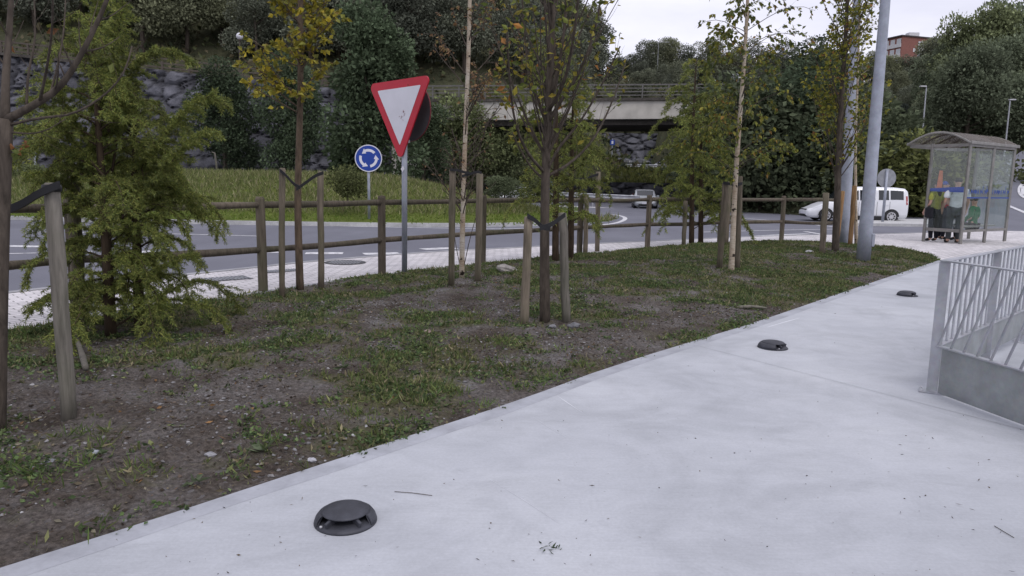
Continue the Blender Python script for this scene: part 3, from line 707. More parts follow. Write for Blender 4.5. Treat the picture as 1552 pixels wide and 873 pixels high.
MLT = m_farleaf('dark_bush_leaf', (.085,.115,.068))
PROT = {}
def protos(kind, seeds, mat, **kw):
    PROT[kind] = []
    for s in seeds:
        tr, mb = far_mesh(s, **kw); a = tr.build('trunk', M['bark_dark']); b = mb.build('crown', mat)
        PROT[kind].append((a.data, b.data, kw['h']))
        bpy.data.objects.remove(a); bpy.data.objects.remove(b)
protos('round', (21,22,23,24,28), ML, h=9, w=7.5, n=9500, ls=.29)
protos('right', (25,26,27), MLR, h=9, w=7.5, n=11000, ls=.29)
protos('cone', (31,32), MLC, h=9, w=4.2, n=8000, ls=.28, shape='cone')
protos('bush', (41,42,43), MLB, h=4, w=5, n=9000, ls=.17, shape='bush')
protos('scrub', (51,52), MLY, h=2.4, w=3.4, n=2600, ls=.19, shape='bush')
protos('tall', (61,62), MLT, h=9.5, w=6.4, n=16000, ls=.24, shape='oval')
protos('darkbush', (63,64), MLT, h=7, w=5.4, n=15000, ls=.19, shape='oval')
def plant(kind, loc, sc, label, group=None, cat='tree', name='broadleaf_tree', rz=None, k=None, sz=None):
    pr = PROT[kind]; tr, cr, h = pr[(random.randrange(len(pr)) if k is None else k) % len(pr)]
    t = thing(name, label, cat, loc, group, local=True, rz=random.random()*6.28 if rz is None else rz)
    s = sc; t.scale = (s, s, sz or s*random.uniform(.88,1.15))
    for nm, d in (('trunk',tr),('crown',cr)):
        o = bpy.data.objects.new(nm, d); C.objects.link(o); o.parent = t
    return t
def vis(p, m=.06):
    q = MR.transposed() @ (Vector(p)-Vector((0,0,EYE)))
    if q.z > -1: return None
    u = q.x/-q.z*F+CX; v = CY-q.y/-q.z*F; return (u, v)
def scatter(n, xr, yr, mind, ok):
    out = []; tries = 0
    while len(out) < n and tries < n*60:
        tries += 1; x = random.uniform(*xr); y = random.uniform(*yr)
        if not ok(x, y): continue
        if any((x-a)**2+(y-b)**2 < mind*mind for a, b in out): continue
        out.append((x, y))
    return out
def infr(x, y, h, m=60):
    z = H(x,y); u = vis((x,y,z+h)); w = vis((x,y,z))
    return u and w and -m < u[0] < 1552+m and u[1] < 420 and w[1] > -60
# left forest
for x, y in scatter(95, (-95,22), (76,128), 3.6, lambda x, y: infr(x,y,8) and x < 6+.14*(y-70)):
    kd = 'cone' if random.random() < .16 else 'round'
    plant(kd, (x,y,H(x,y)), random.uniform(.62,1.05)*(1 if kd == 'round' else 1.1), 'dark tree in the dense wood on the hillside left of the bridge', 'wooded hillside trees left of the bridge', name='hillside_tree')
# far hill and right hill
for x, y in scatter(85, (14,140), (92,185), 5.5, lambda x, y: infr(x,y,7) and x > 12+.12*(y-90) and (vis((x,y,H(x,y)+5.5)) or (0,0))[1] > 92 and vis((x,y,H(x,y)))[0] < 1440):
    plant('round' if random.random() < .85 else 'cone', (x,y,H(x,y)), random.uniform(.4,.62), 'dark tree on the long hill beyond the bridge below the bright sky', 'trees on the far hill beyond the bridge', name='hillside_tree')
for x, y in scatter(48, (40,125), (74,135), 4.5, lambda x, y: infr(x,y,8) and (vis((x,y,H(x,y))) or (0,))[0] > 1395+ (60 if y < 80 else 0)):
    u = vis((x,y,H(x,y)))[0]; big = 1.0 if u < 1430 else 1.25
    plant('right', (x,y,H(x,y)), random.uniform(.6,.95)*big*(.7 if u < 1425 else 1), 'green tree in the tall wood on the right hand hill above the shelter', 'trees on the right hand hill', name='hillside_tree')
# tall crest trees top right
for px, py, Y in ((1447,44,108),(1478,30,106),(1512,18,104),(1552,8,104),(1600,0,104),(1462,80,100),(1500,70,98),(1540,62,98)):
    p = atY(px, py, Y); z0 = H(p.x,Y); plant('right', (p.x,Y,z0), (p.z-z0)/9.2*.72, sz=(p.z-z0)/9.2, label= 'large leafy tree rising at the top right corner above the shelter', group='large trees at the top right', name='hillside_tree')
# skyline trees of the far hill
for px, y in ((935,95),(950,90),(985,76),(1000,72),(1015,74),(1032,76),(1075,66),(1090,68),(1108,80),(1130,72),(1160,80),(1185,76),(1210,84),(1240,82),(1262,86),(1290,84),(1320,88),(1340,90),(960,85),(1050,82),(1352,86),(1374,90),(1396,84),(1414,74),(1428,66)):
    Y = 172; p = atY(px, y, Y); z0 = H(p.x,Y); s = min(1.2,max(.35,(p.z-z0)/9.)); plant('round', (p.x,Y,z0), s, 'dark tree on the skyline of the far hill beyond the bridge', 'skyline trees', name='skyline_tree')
# dark bushes in front of the rock wall and on the island
def bush(kind, px, pyb, Y, hpx, label, wf=1, name='large_bush', k=None):
    p = atY(px, pyb, Y); h = hpx/F*Y; hp = PROT[kind][0][2]; return plant(kind, p, h/hp*wf, label, None, 'bush', name, k=k, sz=h/hp)
bush('tall', 563, 292, 44, 258, 'tall dense green bushy tree behind the blue roundabout sign', 1.0, 'bushy_tree', 0)
bush('darkbush', 342, 262, 53, 150, 'dark rounded bush against the boulder wall left of the yellow leaved tree', 1.0, k=0)
bush('darkbush', 440, 268, 52, 165, 'dark bush behind the trunk of the yellow leaved tree', .8, k=1)
bush('tall', 640, 285, 52, 120, 'loose dark bush just right of the tall bushy tree', 1.2, k=1)
bush('bush', 690, 275, 58, 120, 'grey green bush growing under the left end of the bridge', 1.0, k=0)
bush('bush', 745, 262, 60, 90, 'small bush on the bank under the bridge behind the bare birch', 1.0, k=1)
bush('bush', 40, 290, 40, 40, 'low green bush at the left end of the roundabout grass', 1.6, 'low_bush', 2)
bush('bush', 765, 302, 31, 34, 'low green shrub at the right end of the island before the white car', 1.5, 'low_bush', 0)
bush('scrub', 820, 300, 33, 34, 'yellow green low shrub at the right tip of the island', 1.3, 'low_bush', 1)
bush('scrub', 527, 300, 27, 44, 'bright green weedy shrub at the left foot of the blue roundabout sign', 1.0, 'low_shrub', 0)
for i, (px, pb, Y, hp, lb) in enumerate(((1150,322,47,190,'big leafy bush on the bank right of the leafy birch'),(1205,325,46,200,'big dark bush behind the upright tree'),(1255,320,48,180,'large bush on the bank behind the left lamp post'),(1100,318,50,150,'dark bush under the right end of the bridge'),(1180,300,52,210,'tall bush rising behind the fence end'),(1225,215,56,130,'tree on top of the bank behind the lamp posts'),(1300,318,49,170,'dark bush between the two lamp posts behind the van'))):
    bush('darkbush' if i % 2 else 'bush', px, pb, Y, hp, lb, 1.1, k=i)
for i, (px, pb, Y, hp, lb) in enumerate(((1345,325,43,110,'yellow green shrub directly behind the white van roof'),(1375,328,44,105,'yellow green shrub left of the bus shelter roof'),(1400,332,45,90,'low shrub behind the left side of the bus shelter'),(1432,330,47,95,'shrub seen through the shelter end panel'),(1470,330,50,95,'shrub seen through the shelter back wall'),(1325,250,52,70,'shrub on the bank top behind the right lamp post'),(1362,240,50,40,'small shrub below the descending railing'))):
    bush('scrub', px, pb, Y, hp, lb, 1.1, 'bank_shrub', k=i)
# undergrowth on the hillsides
ug = MB(); P = []; 
while len(P) < 30000:
    x = random.uniform(-100,150); y = random.uniform(70,200)*1.0 if random.random() < .85 else random.uniform(44,62)
    if y < 62 and x < 16: continue
    if x > 26 and y < 66: continue
    z = H(x,y); u = vis((x,y,z))
    if u and -40 < u[0] < 1600 and -30 < u[1] < 350: P.append((x,y,z+.1+random.random()*.9))
n = len(P); l = .35+.5*RNG.random(n)
pn = np.array([mnoise.noise(Vector(p)*.09) for p in P]).reshape(-1,1)
leaf_cloud(ug, P, RNG.normal(size=(n,3))+np.array([0,0,.5]), l, l*.6, (pick_cols(n, [(.06,.07,.032),(.085,.09,.04),(.11,.095,.055),(.045,.058,.03)], None, .25)*(1+.8*pn)).clip(.005,.3), 0, .1)
tag(ug.build('undergrowth', M['far_leaf']), 'dense undergrowth covering the hillsides', 'undergrowth', kind='stuff')
# tall grass of the island
gm = MB(); P = []
while len(P) < 56000:
    x = random.uniform(-30,3.6); y = random.uniform(24.8,42)
    if x < -22 and y > 36: continue
    h = island_h(x, y)
    d = min((q.x-x)**2+(q.y-y)**2 for q in IP[::3])
    if d < .3 or (x+13)**2/17.5**2+(y-36)**2/12.5**2 > 1.0 and random.random() < .9 and d < 2: continue
    P.append((x,y,h,d))
P = np.array(P); n = len(P); tall = (P[:,3] > 4+3*RNG.random(n)); l = np.where(tall, .17+.24*RNG.random(n), .07+.09*RNG.random(n))
D = RNG.normal(size=(n,3))*.6+np.array([0,0,1.0]); c = np.where(tall.reshape(-1,1), pick_cols(n, [(.14,.165,.055),(.19,.195,.08),(.11,.14,.045),(.25,.235,.13)]), pick_cols(n, [(.11,.165,.025),(.09,.14,.022),(.14,.18,.034)]))
leaf_cloud(gm, P[:,:3]-np.array([0,0,.03]), D, l, .036, c); tag(gm.build('tall_grass', M['grass']), 'long yellowing grass on the roundabout island', 'grass', kind='stuff')
# grass on the far bank under the bridge
gm = MB(); P = [(random.uniform(-3,24), random.uniform(65,77)) for _ in range(7000)]; P = np.array([(x,y,H(x,y)) for x,y in P]); n = len(P)
leaf_cloud(gm, P, RNG.normal(size=(n,3))*.35+np.array([0,0,1.0]), .5+.4*RNG.random(n), .16, pick_cols(n, [(.11,.125,.04),(.15,.155,.05),(.09,.105,.034)])); tag(gm.build('bank_grass', M['grass']), 'grass on the raised bank beyond the bridge', 'grass', kind='stuff')
# ------------------------------------------------------------------ ground clutter
def stones(n, smin, smax, wt=None, seed=1):
    ico_v = []; t = (1+5**.5)/2
    ico = np.array([(-1,t,0),(1,t,0),(-1,-t,0),(1,-t,0),(0,-1,t),(0,1,t),(0,-1,-t),(0,1,-t),(t,0,-1),(t,0,1),(-t,0,-1),(-t,0,1)])/1.9
    F_ = np.array([(0,11,5),(0,5,1),(0,1,7),(0,7,10),(0,10,11),(1,5,9),(5,11,4),(11,10,2),(10,7,6),(7,1,8),(3,9,4),(3,4,2),(3,2,6),(3,6,8),(3,8,9),(4,9,5),(2,4,11),(6,2,10),(8,6,7),(9,8,1)])
    P, m = bed_pts(n, wt); s = smin+(smax-smin)*RNG.random(n)**3.2
    V = ico[None]*(1+.38*RNG.normal(size=(n,12,3)).clip(-1.2,1.2)); V = V*s[:,None,None]*np.stack([.7+.6*RNG.random(n),.7+.6*RNG.random(n),.4+.35*RNG.random(n)],1)[:,None,:]
    a = RNG.random(n)*6.28; c, q = np.cos(a)[:,None], np.sin(a)[:,None]; V = np.stack([V[...,0]*c-V[...,1]*q, V[...,0]*q+V[...,1]*c, V[...,2]],2)
    V += P[:,None,:]+np.stack([np.zeros(n),np.zeros(n),s*.15],1)[:,None,:]
    return V.reshape(-1,3), (F_[None]+np.arange(n)[:,None,None]*12).reshape(-1,3), n
bare = (1.05-GM).clip(.03,1)
gb = MB(); v, f, n = stones(42000, .003, .015, bare*np.clip(.25+1.6*np.vectorize(lambda a,b: mnoise.noise(Vector((a*.9,b*.9,5))))(GX[...,0],GX[...,1])+.3,.08,1.6))
pal = [(.10,.092,.086),(.15,.145,.145),(.055,.042,.033),(.20,.195,.2),(.10,.075,.058),(.34,.335,.34)]
gb.add(v, f, np.repeat(pick_cols(n, pal, [.26,.22,.24,.12,.13,.03], .2), 12, 0))
def m_attr(name, rough=.9):
    t = NT(name); a = t.attr(); c = t.mix(1, a, t.ramp(t.noise(t.tc(), 70, 4), [(.3,.65),(.7,1.25)]), 'MULTIPLY'); return t.prin(c, rough, 0, None, .25)
M['attr'] = m_attr('pebbles')
tag(gb.build('gravel', M['attr']), 'small grey stones and clods strewn over the bare earth', 'gravel', kind='stuff')
# weeds: rosettes and blades
w = MB()
green = (GM-.28).clip(0.02,1)**1.3
P, m = bed_pts(17000, green); n = len(P); k = RNG.integers(5, 11, n); Pr = np.repeat(P, k, 0)+RNG.normal(size=(k.sum(),3))*np.array([.018,.018,.002]); N = len(Pr)
D = RNG.normal(size=(N,3))*.8+np.array([0,0,.62]); l = (.022+.05*RNG.random(N))*np.repeat(.6+.7*RNG.random(n), k)
tone = np.repeat(.7+.6*RNG.random(n), k).reshape(-1,1)
leaf_cloud(w, Pr, D, l, np.where(RNG.random(N) < .5, .006, .018), (pick_cols(N, [(.08,.105,.038),(.115,.135,.05),(.165,.17,.075),(.06,.08,.032),(.22,.19,.115)], [.22,.24,.22,.12,.20])*tone), 0, .1)
P, m = bed_pts(1100, (GM-.1).clip(.02,1)*(1.6-.9*np.clip((GX[...,0]+2)/5,0,1))); n = len(P); k = RNG.integers(10, 34, n); Pr = np.repeat(P, k, 0)+RNG.normal(size=(k.sum(),3))*np.array([.05,.05,.0]); N = len(Pr)
D = RNG.normal(size=(N,3))*.6+np.array([0,0,.75]); l = (.035+.07*RNG.random(N))
leaf_cloud(w, Pr, D, l, .007, pick_cols(N, [(.07,.115,.03),(.10,.145,.04),(.14,.165,.055)]), .1, .1)
P, m = bed_pts(14000, (GM-.05).clip(.03,1)*np.clip(.2+2.2*np.vectorize(lambda a,b: mnoise.noise(Vector((a*1.6,b*1.6,9))))(GX[...,0],GX[...,1]),.02,2)); n = len(P); k = RNG.integers(5, 12, n); Pr = np.repeat(P, k, 0)+RNG.normal(size=(k.sum(),3))*np.array([.038,.038,.005]); N = len(Pr)
D = RNG.normal(size=(N,3))*np.array([1,1,.35])+np.array([0,0,.28]); l = (.014+.026*RNG.random(N)); leaf_cloud(w, Pr+np.array([0,0,.012]), D, l, l*(.4+.4*RNG.random(N)), pick_cols(N, [(.06,.095,.035),(.085,.13,.045),(.11,.15,.06),(.05,.075,.032),(.15,.165,.07)])*np.repeat(.65+.7*RNG.random(n), k).reshape(-1,1), 0, .1)
tag(w.build('weeds', M['grass']), 'low weeds and grass tufts growing in the planting bed', 'weeds', kind='stuff')
# dead clippings and fallen leaves
d = MB(); P, m = bed_pts(60000, .5+GM*.6); N = len(P); D = RNG.normal(size=(N,3))*np.array([1,1,.18])
leaf_cloud(d, P+np.array([0,0,.008]), D, .008+.05*RNG.random(N)**2, np.where(RNG.random(N) < .75, .003, .018), pick_cols(N, [(.15,.125,.08),(.05,.038,.028),(.22,.20,.145),(.11,.13,.075),(.23,.13,.055)], [.26,.27,.2,.22,.05]), 0, .05)
tag(d.build('leaf_litter', M['leaf']), 'dry grass clippings and fallen leaves on the planting bed', 'leaf litter', kind='stuff')
# broad pale dock leaves seen here and there
for px, py, s in ((400,690,.10),(505,525,.09),(520,560,.07),(680,590,.06),(150,700,.07),(560,600,.05),(930,650,.06) if False else (300,735,.08)):
    p = at(px,py); z = bed_z(p.x,p.y); q = MB(); n = 7
    leaf_cloud(q, np.array([(p.x,p.y,z+.005)]*n)+RNG.normal(size=(n,3))*.01*np.array([1,1,.2]), RNG.normal(size=(n,3))*np.array([1,1,.25])+np.array([0,0,.35]), s*(.7+.6*RNG.random(n)), s*.4, pick_cols(n, [(.09,.12,.06),(.12,.15,.085)]), 0, .1)
    tag(q.build('dock_weed', M['leaf']), 'small broad leaved pale green weed on the bare earth', 'weed', 'broad leaved weeds on the bare earth')
# stones one can point at
def stone(px, py, s, label, col=(1,1,1)):
    p = at(px,py); z = bed_z(p.x,p.y); b = MB(); n = 9; V = []; Fs = []
    for i in range(n+1):
        th = PI*i/n
        for j in range(12):
            ph = 2*PI*j/12; u = Vector((math.sin(th)*math.cos(ph), math.sin(th)*math.sin(ph), math.cos(th))); k = 1+.5*mnoise.noise(u*1.3+Vector((px,py,0)))+.15*mnoise.noise(u*4+Vector((py,px,0)))
            V.append((p.x+u.x*k*s, p.y+u.y*k*s*.8, z+s*.22+u.z*k*s*.5))
    for i in range(n):
        for j in range(12): a = i*12+j; c = i*12+(j+1) % 12; Fs.append((a,a+12,c+12,c))
    b.add(V, Fs, col); tag(b.build('stone', M['stone']), label, 'stone')
stone(1226,390,.085,'pale stone lying in the grass left of the upright tree'); stone(767,418,.16,'flat pale rock with a reddish top right of the bare birch', (.7,.65,.6)); stone(648,508,.035,'small pinkish stone in the bare earth below the bare birch', (.9,.7,.6))
stone(146,700,.026,'grey stone among weeds right of the leftmost stake foot', (.8,.85,.9)); stone(75,703,.035,'grey stone at the lower left below the leftmost stake', (.6,.62,.66)); stone(835,502,.05,'grey rock beside the foot of the many branched tree', (.5,.5,.52)); stone(870,497,.07,'dark rock at the foot of the right leaning stake', (.42,.42,.44))
stone(320,693,.03,'pale grey stone in the middle of the bare earth', (.75,.75,.78)); stone(473,697,.025,'whitish pebble near the path edge left of the nearest road stud', (1.1,1.1,1.15))
b = MB(); A0 = at(117,535); B0 = at(131,572); z0 = bed_z(A0.x,A0.y); b.tube(resample(smooth_line([A0+Vector((0,0,z0+.10)),A0.lerp(B0,.45)+Vector((.01,0,z0+.05)),B0+Vector((0,0,z0+.03))],2),9), [.012,.018,.021,.019,.023,.024,.022,.023,.02], 9)
b.tube([A0+Vector((0,0,z0+.09)),A0+Vector((-.02,.02,z0+.15))], [.014,.008], 6); tag(b.build('broken_branch', M['stake_grey'], smooth=True), 'broken pale stub of branch lying behind the leftmost stake', 'branch')
b = MB(); A0 = at(1117,471); B0 = at(1162,472); b.tube(resample(smooth_line([A0+Vector((0,0,.04)),A0.lerp(B0,.5)+Vector((0,.03,.055)),B0+Vector((0,0,.04))],2),8), [.02,.024,.02,.022,.018,.02,.016,.012], 7); tag(b.build('stick', M['stake_grey'], smooth=True), 'pale stick lying in the grass near the path edge below the leafy birch', 'stick')
# litter on the concrete
d = MB(); P = []
while len(P) < 230:
    px = random.uniform(250,1552); py = random.uniform(450,900); p = at(px,py)
    if py > 690-(px-500)*.32+14: P.append((p.x,p.y,.006))
P = np.array(P); N = len(P); leaf_cloud(d, P, RNG.normal(size=(N,3))*np.array([1,1,.1]), .006+.028*RNG.random(N)**3, .002+.005*RNG.random(N), pick_cols(N, [(.03,.025,.02),(.06,.05,.03),(.10,.07,.03)]), 0, .05)
q = at(833,833); leaf_cloud(d, np.array([(q.x+random.gauss(0,.025),q.y+random.gauss(0,.02),.008) for _ in range(14)]), RNG.normal(size=(14,3))*np.array([1,1,.3]), .035, .008, pick_cols(14, [(.04,.06,.03)]), 0, .1)
tag(d.build('path_litter', M['leaf']), 'scattered crumbs of soil and dry leaf on the concrete path', 'leaf litter', kind='stuff')
for P_, lb in (([(598,745),(625,747),(655,751)],'thin twig lying behind the nearest road stud'),([(1507,797),(1522,806),(1537,815)],'small curved twig at the lower right of the path')):
    b = MB(); b.tube([at(a,c,.004) for a,c in P_], .0016, 5); tag(b.build('twig', M['bark_dark']), lb, 'twig')

# ------------------------------------------------------------------ path studs (flush guide lights)
def stud():
    t = thing('path_light', 'x', 'path light', (0,0,0), 'domed studs set in the concrete path', local=True)
    a = MB(); a.lathe([(.137,0),(.137,.006),(.128,.014),(.10,.022),(0,.024)], n=40); a.build('base_ring', M['cast'], t, smooth=True)
    c = MB(); c.lathe([(0,.058),(.08,.052),(.103,.048),(.105,.052),(.098,.057),(.07,.064),(.035,.0675),(0,.068)], n=40); c.build('cap', M['cast'], t, smooth=True)
    q0, q1 = -PI/2+1.05, 1.5*PI-1.05        # the dome is closed except for one light opening towards -y
    s_ = MB(); V = []; Fs = []; m = 40; pr = [(.102,.0535),(.118,.044),(.130,.028),(.136,.010),(.128,.010),(.110,.040)]; k_ = len(pr)
    for i in range(m+1):
        q = q0+(q1-q0)*i/m; V += [(r_*math.cos(q),r_*math.sin(q),z_) for r_,z_ in pr]
    for i in range(m): Fs += [(i*k_+j,i*k_+(j+1)%k_,(i+1)*k_+(j+1)%k_,(i+1)*k_+j) for j in range(k_)]
    Fs += [tuple(range(k_)),tuple(range(m*k_,m*k_+k_))[::-1]]; s_.add(V, Fs); s_.build('skirt', M['cast'], t, smooth=True)
    for a_ in (-PI/2-.62,-PI/2+.62):
        w_ = MB(); w_.bar((.05*math.cos(a_),.05*math.sin(a_),.044),(.124*math.cos(a_),.124*math.sin(a_),.024), .014, .03); w_.build('rib', M['cast'], t, bevel=.003)
    sc = MB(); sc.lathe([(.006,0),(.006,.006),(0,.008)], (-.095,-.085,.016), 10); sc.build('screw', M['rim'], t)
    return t
st0 = stud()
for i, (px, py, lb) in enumerate(((524,790,'nearest dark round domed stud in the concrete path'),(1171,527,'middle dark domed stud in the path, second nearest'),(1375,448,'farthest dark domed stud in the path left of the railing'))):
    t = st0 if i == 0 else copy_tree(st0); p = at(px,py); t.location = (p.x,p.y,.0005); t['label'] = lb; t.rotation_euler.z = [.12,.95,1.0][i]

# ------------------------------------------------------------------ wooden fence
fp = [at(*p) for p in ((-330,560),(118,478),(399,441),(579,416),(731,398),(878,385),(981,376),(1090,369.5),(1184,366),(1275,366))]
t = thing('wooden_fence', 'brown round rail wooden fence with two rails running along the pavement', 'fence', fp[1])
for i, p in enumerate(fp):
    m_ = MB(); h = 1.245; rr = .062; n = 12; ln = RNG.normal()*.012
    m_.tube([p+Vector((0,0,-.2)),p+Vector((ln*.3,0,h*.5)),p+Vector((ln,0,h-.03)),p+Vector((ln,0,h))], [rr*1.03,rr,rr*.97,rr*.8], n); m_.build('post', M['fence_wood'], t, smooth=False)
HT = [1.14]*len(fp); HL = [.60,.60,.55,.55,.55,.56,.56,.55,.54,.52]
for k, H_ in (('top',HT),('low',HL)):
    for i in range(len(fp)-1):
        a = fp[i]+Vector((0,0,H_[i])); c = fp[i+1]+Vector((0,0,H_[i+1])); mid = a.lerp(c,.5)+Vector((RNG.normal()*.012,0,RNG.normal()*.018)); r0 = .042+.006*RNG.random(); m_ = MB()
        m_.tube(resample(smooth_line([a,mid,c],2),8), [r0*(1+.08*RNG.normal()) for _ in range(8)], 10); m_.build('rail', M['fence_wood'], t, smooth=True)
# ------------------------------------------------------------------ stakes and ties
ST = {}
def stake(key, base, top, wpx, mat, label):
    b = at(*base); a = atY(top[0], top[1], b.y); r = wpx/2/F*b.y*(1.0); m_ = MB(); n = 10; b.z = bed_z(b.x,b.y)-.06
    P = [b.lerp(a,i/6)+Vector((RNG.normal()*.004,RNG.normal()*.004,0)) for i in range(7)]; P[6] = a
    m_.tube(P+[a+(a-b).normalized()*.012], [r*1.12*(1+.04*RNG.normal()) if i else r*1.14 for i in range(7)]+[r*.78], n); o = m_.build('tree_stake', M[mat], smooth=True)
    for pg in o.data.polygons:
        if len(pg.vertices) > 4: pg.use_smooth = False
    tag(o, label, 'stake', 'round wooden stakes supporting the young trees'); ST[key] = (b,a); return o
stake('a',(105,637),(78,280),20,'stake_grey','leaning weathered grey stake with a thick black strap, leftmost of all')
stake('b',(122,494),(109,268),17,'stake_wood','brown stake half hidden by the feathery conifer on the left')
stake('c',(428,452),(428,256),8.5,'stake_wood','stake just left of the yellow leaved tree'); stake('d',(486,438),(486,261),8.5,'stake_wood','stake just right of the yellow leaved tree')
stake('e',(684,440),(686,258),8.5,'stake_wood','stake just left of the bare birch'); stake('f',(724,432),(727,264),9,'stake_wood','stake just right of the bare birch')
stake('g',(794,496),(801,330),12,'stake_wood','stout stake leaning in from the left of the many branched tree'); stake('h',(859,490),(852,324),12,'stake_grey','pale grey stake leaning in from the right of the many branched tree')
stake('i',(887,386),(889,296),6.5,'stake_wood','shorter stake right of the conifer behind the many branched tree'); stake('j',(905,381),(907,261),6.5,'stake_wood','taller thin stake right of the conifer behind the many branched tree')
stake('k',(1036,376),(1039,305),6,'stake_wood','stake left of the bushy conifer trunks'); stake('l',(1090,414),(1099,278),8,'stake_wood','front stake just left of the leafy birch'); stake('m',(1117,414),(1122,268),7,'stake_wood','stake just right of the leafy birch'); stake('n',(1100,380),(1106,276),6,'stake_wood','back stake behind the left side of the leafy birch')
stake('o',(1246,391),(1252,293),8,'stake_wood','grey brown stake left of the upright tree'); stake('p',(1265,386),(1275,290),9,'stake_new','fresh orange brown stake against the upright tree trunk'); stake('q',(1288,377),(1295,282),6,'stake_new','thin orange brown stake beside the thin birch between the lamp posts')
def tie(P, w_, label):
    m_ = MB(); P = resample(smooth_line(P, 2), 12)
    V = []; 
    for q in P: V += [tuple(q+Vector((0,-.008,w_/2))),tuple(q+Vector((0,-.008,-w_/2))),tuple(q+Vector((0,.008,-w_/2))),tuple(q+Vector((0,.008,w_/2)))]
    Fs = []
    for i in range(11):
        for k in range(4): Fs.append((4*i+k,4*i+(k+1)%4,4*i+4+(k+1)%4,4*i+4+k))
    Fs += [(0,1,2,3),(47,46,45,44)]
    m_.add(V, Fs); tag(m_.build('tree_tie', M['strap']), label, 'tree tie', 'black straps tying trees to stakes')
def pY(x, y, Y, d=-.05): return atY(x, y, Y+d)
Y = ST['a'][0].y; tie([pY(90,280,Y),pY(60,292,Y,-.06),pY(30,312,Y,-.07),pY(-8,324,Y,-.06)], .045, 'thick black strap from the leftmost stake to the tree at the left edge')
m_ = MB(); m_.lathe([(.05,-.02),(.053,0),(.05,.02)], ST['a'][1]+Vector((0.0,0,-.02)), 12); tag(m_.build('tree_tie', M['strap'], smooth=True), 'black strap loop around the top of the leftmost stake', 'tree tie', 'black straps tying trees to stakes')
Y = ST['c'][0].y; tie([pY(424,258,Y),pY(432,264,Y),pY(446,280,Y),pY(455,284,Y,-.08)], .04, 'black strap from the left stake to the yellow leaved tree'); tie([pY(490,262,Y),pY(478,266,Y),pY(462,278,Y),pY(449,287,Y,-.085)], .04, 'black strap from the right stake to the yellow leaved tree')
Y = ST['e'][0].y; tie([pY(682,257,Y),pY(695,258,Y),pY(706,262,Y,-.08),pY(712,262,Y,-.07)], .035, 'black strap from the left stake to the bare birch'); tie([pY(700,267,Y,-.08),pY(712,264,Y),pY(722,260,Y),pY(730,262,Y)], .035, 'black strap from the right stake to the bare birch')
Y = ST['g'][0].y; tie([pY(799,327,Y),pY(812,334,Y),pY(822,345,Y,-.08),pY(834,346,Y,-.09)], .05, 'black strap from the left stake to the many branched tree'); tie([pY(818,346,Y,-.09),pY(835,341,Y,-.08),pY(846,333,Y),pY(857,325,Y)], .05, 'black strap from the right stake to the many branched tree')
Y = ST['l'][0].y; tie([pY(1096,277,Y),pY(1108,279,Y,-.07),pY(1118,280,Y,-.08),pY(1125,278,Y)], .05, 'black strap around the leafy birch between its two stakes')
Y = ST['j'][0].y; tie([pY(907,264,Y),pY(895,268,Y),pY(880,272,Y),pY(866,270,Y)], .05, 'black strap from the thin stake to the conifer behind the many branched tree')

# ------------------------------------------------------------------ signs
def basis(n):
    n = Vector(n).normalized(); x = Vector((0,0,1)).cross(n).normalized(); return x, n.cross(x), n     # x to the right when seen from n
def rounded_tri(s, r, k=8):                 # point-down triangle, side s, corner radius r
    R_ = s/math.sqrt(3); c = [Vector((-s/2, R_/2)),Vector((0,-R_)),Vector((s/2,R_/2))]; out = []
    for i in range(3):
        v = c[i]; d0 = (c[i-1]-v).normalized(); d1 = (c[(i+1)%3]-v).normalized(); bis = (d0+d1).normalized(); o = v+bis*(r/math.sin(R(30)))
        a0 = math.atan2(*((v+d0*(r/math.tan(R(30))))-o).yx); a1 = math.atan2(*((v+d1*(r/math.tan(R(30))))-o).yx)
        da = (a1-a0+PI) % (2*PI)-PI
        for j in range(k+1): a = a0+da*j/k; out.append(o+Vector((math.cos(a),math.sin(a)))*r)
    return out
b = at(613,414); Y = b.y; t = thing('give_way_sign', 'red and white inverted triangle sign on a grey post with a round sign behind it', 'road sign', b)
nv = Vector((-math.sin(R(40)),-math.cos(R(40)),.0)); x, u, nv = basis(nv); x2 = (x*math.cos(R(1.5))+u*math.sin(R(1.5))); u2 = nv.cross(x2)
ctr = atY(608.5,163,Y)+nv*.05; topz = atY(613,128,Y).z
m_ = MB(); m_.tube([b+Vector((0,0,-.1)),Vector((b.x+.012,b.y,topz))], .045, 14); m_.build('post', M['pole'], t, smooth=True)
s = 1.45; P3 = [ctr+x2*q.x+u2*q.y for q in rounded_tri(s,.075)]; 
m_ = MB(); m_.prism(P3[::-1] if (P3[1]-P3[0]).cross(P3[9]-P3[0]).dot(nv) < 0 else P3, nv, .022); pln = m_.build('triangle_plate', M['red'], t)
Pi = [ctr+Vector(x2)*q.x+u2*(q.y-.0)+nv*.003 for q in rounded_tri(s*.70,.012,3)]
m_ = MB(); m_.poly(Pi[::-1] if (Pi[1]-Pi[0]).cross(Pi[5]-Pi[0]).dot(nv) < 0 else Pi); m_.build('white_panel', M['white'], pln)
m_ = MB()
for i in range(10):
    q = ctr+x2*(.10+RNG.normal()*.03)+u2*(-.13+RNG.normal()*.035)+nv*.006; a = x2*RNG.normal()*.013+u2*RNG.normal()*.013; m_.bar(q-a, q+a, .005, .002)
m_.bar(ctr+x2*.22+u2*.30+nv*.006, ctr+x2*.225+u2*.33+nv*.006, .012, .002)
m_.build('scratch', plain('rust', (.22,.07,.05), .8), pln)
m_ = MB(); n = 36; cc = ctr-nv*.20+x2*.03-u2*.05; ring = [cc+x2*math.cos(2*PI*i/n)*.46+u2*math.sin(2*PI*i/n)*.46 for i in range(n)]; m_.prism(ring, nv, .02)
ds = m_.build('round_plate', M['sign_back'], t, label if False else None) if False else m_.build('round_plate', M['sign_back'], t)
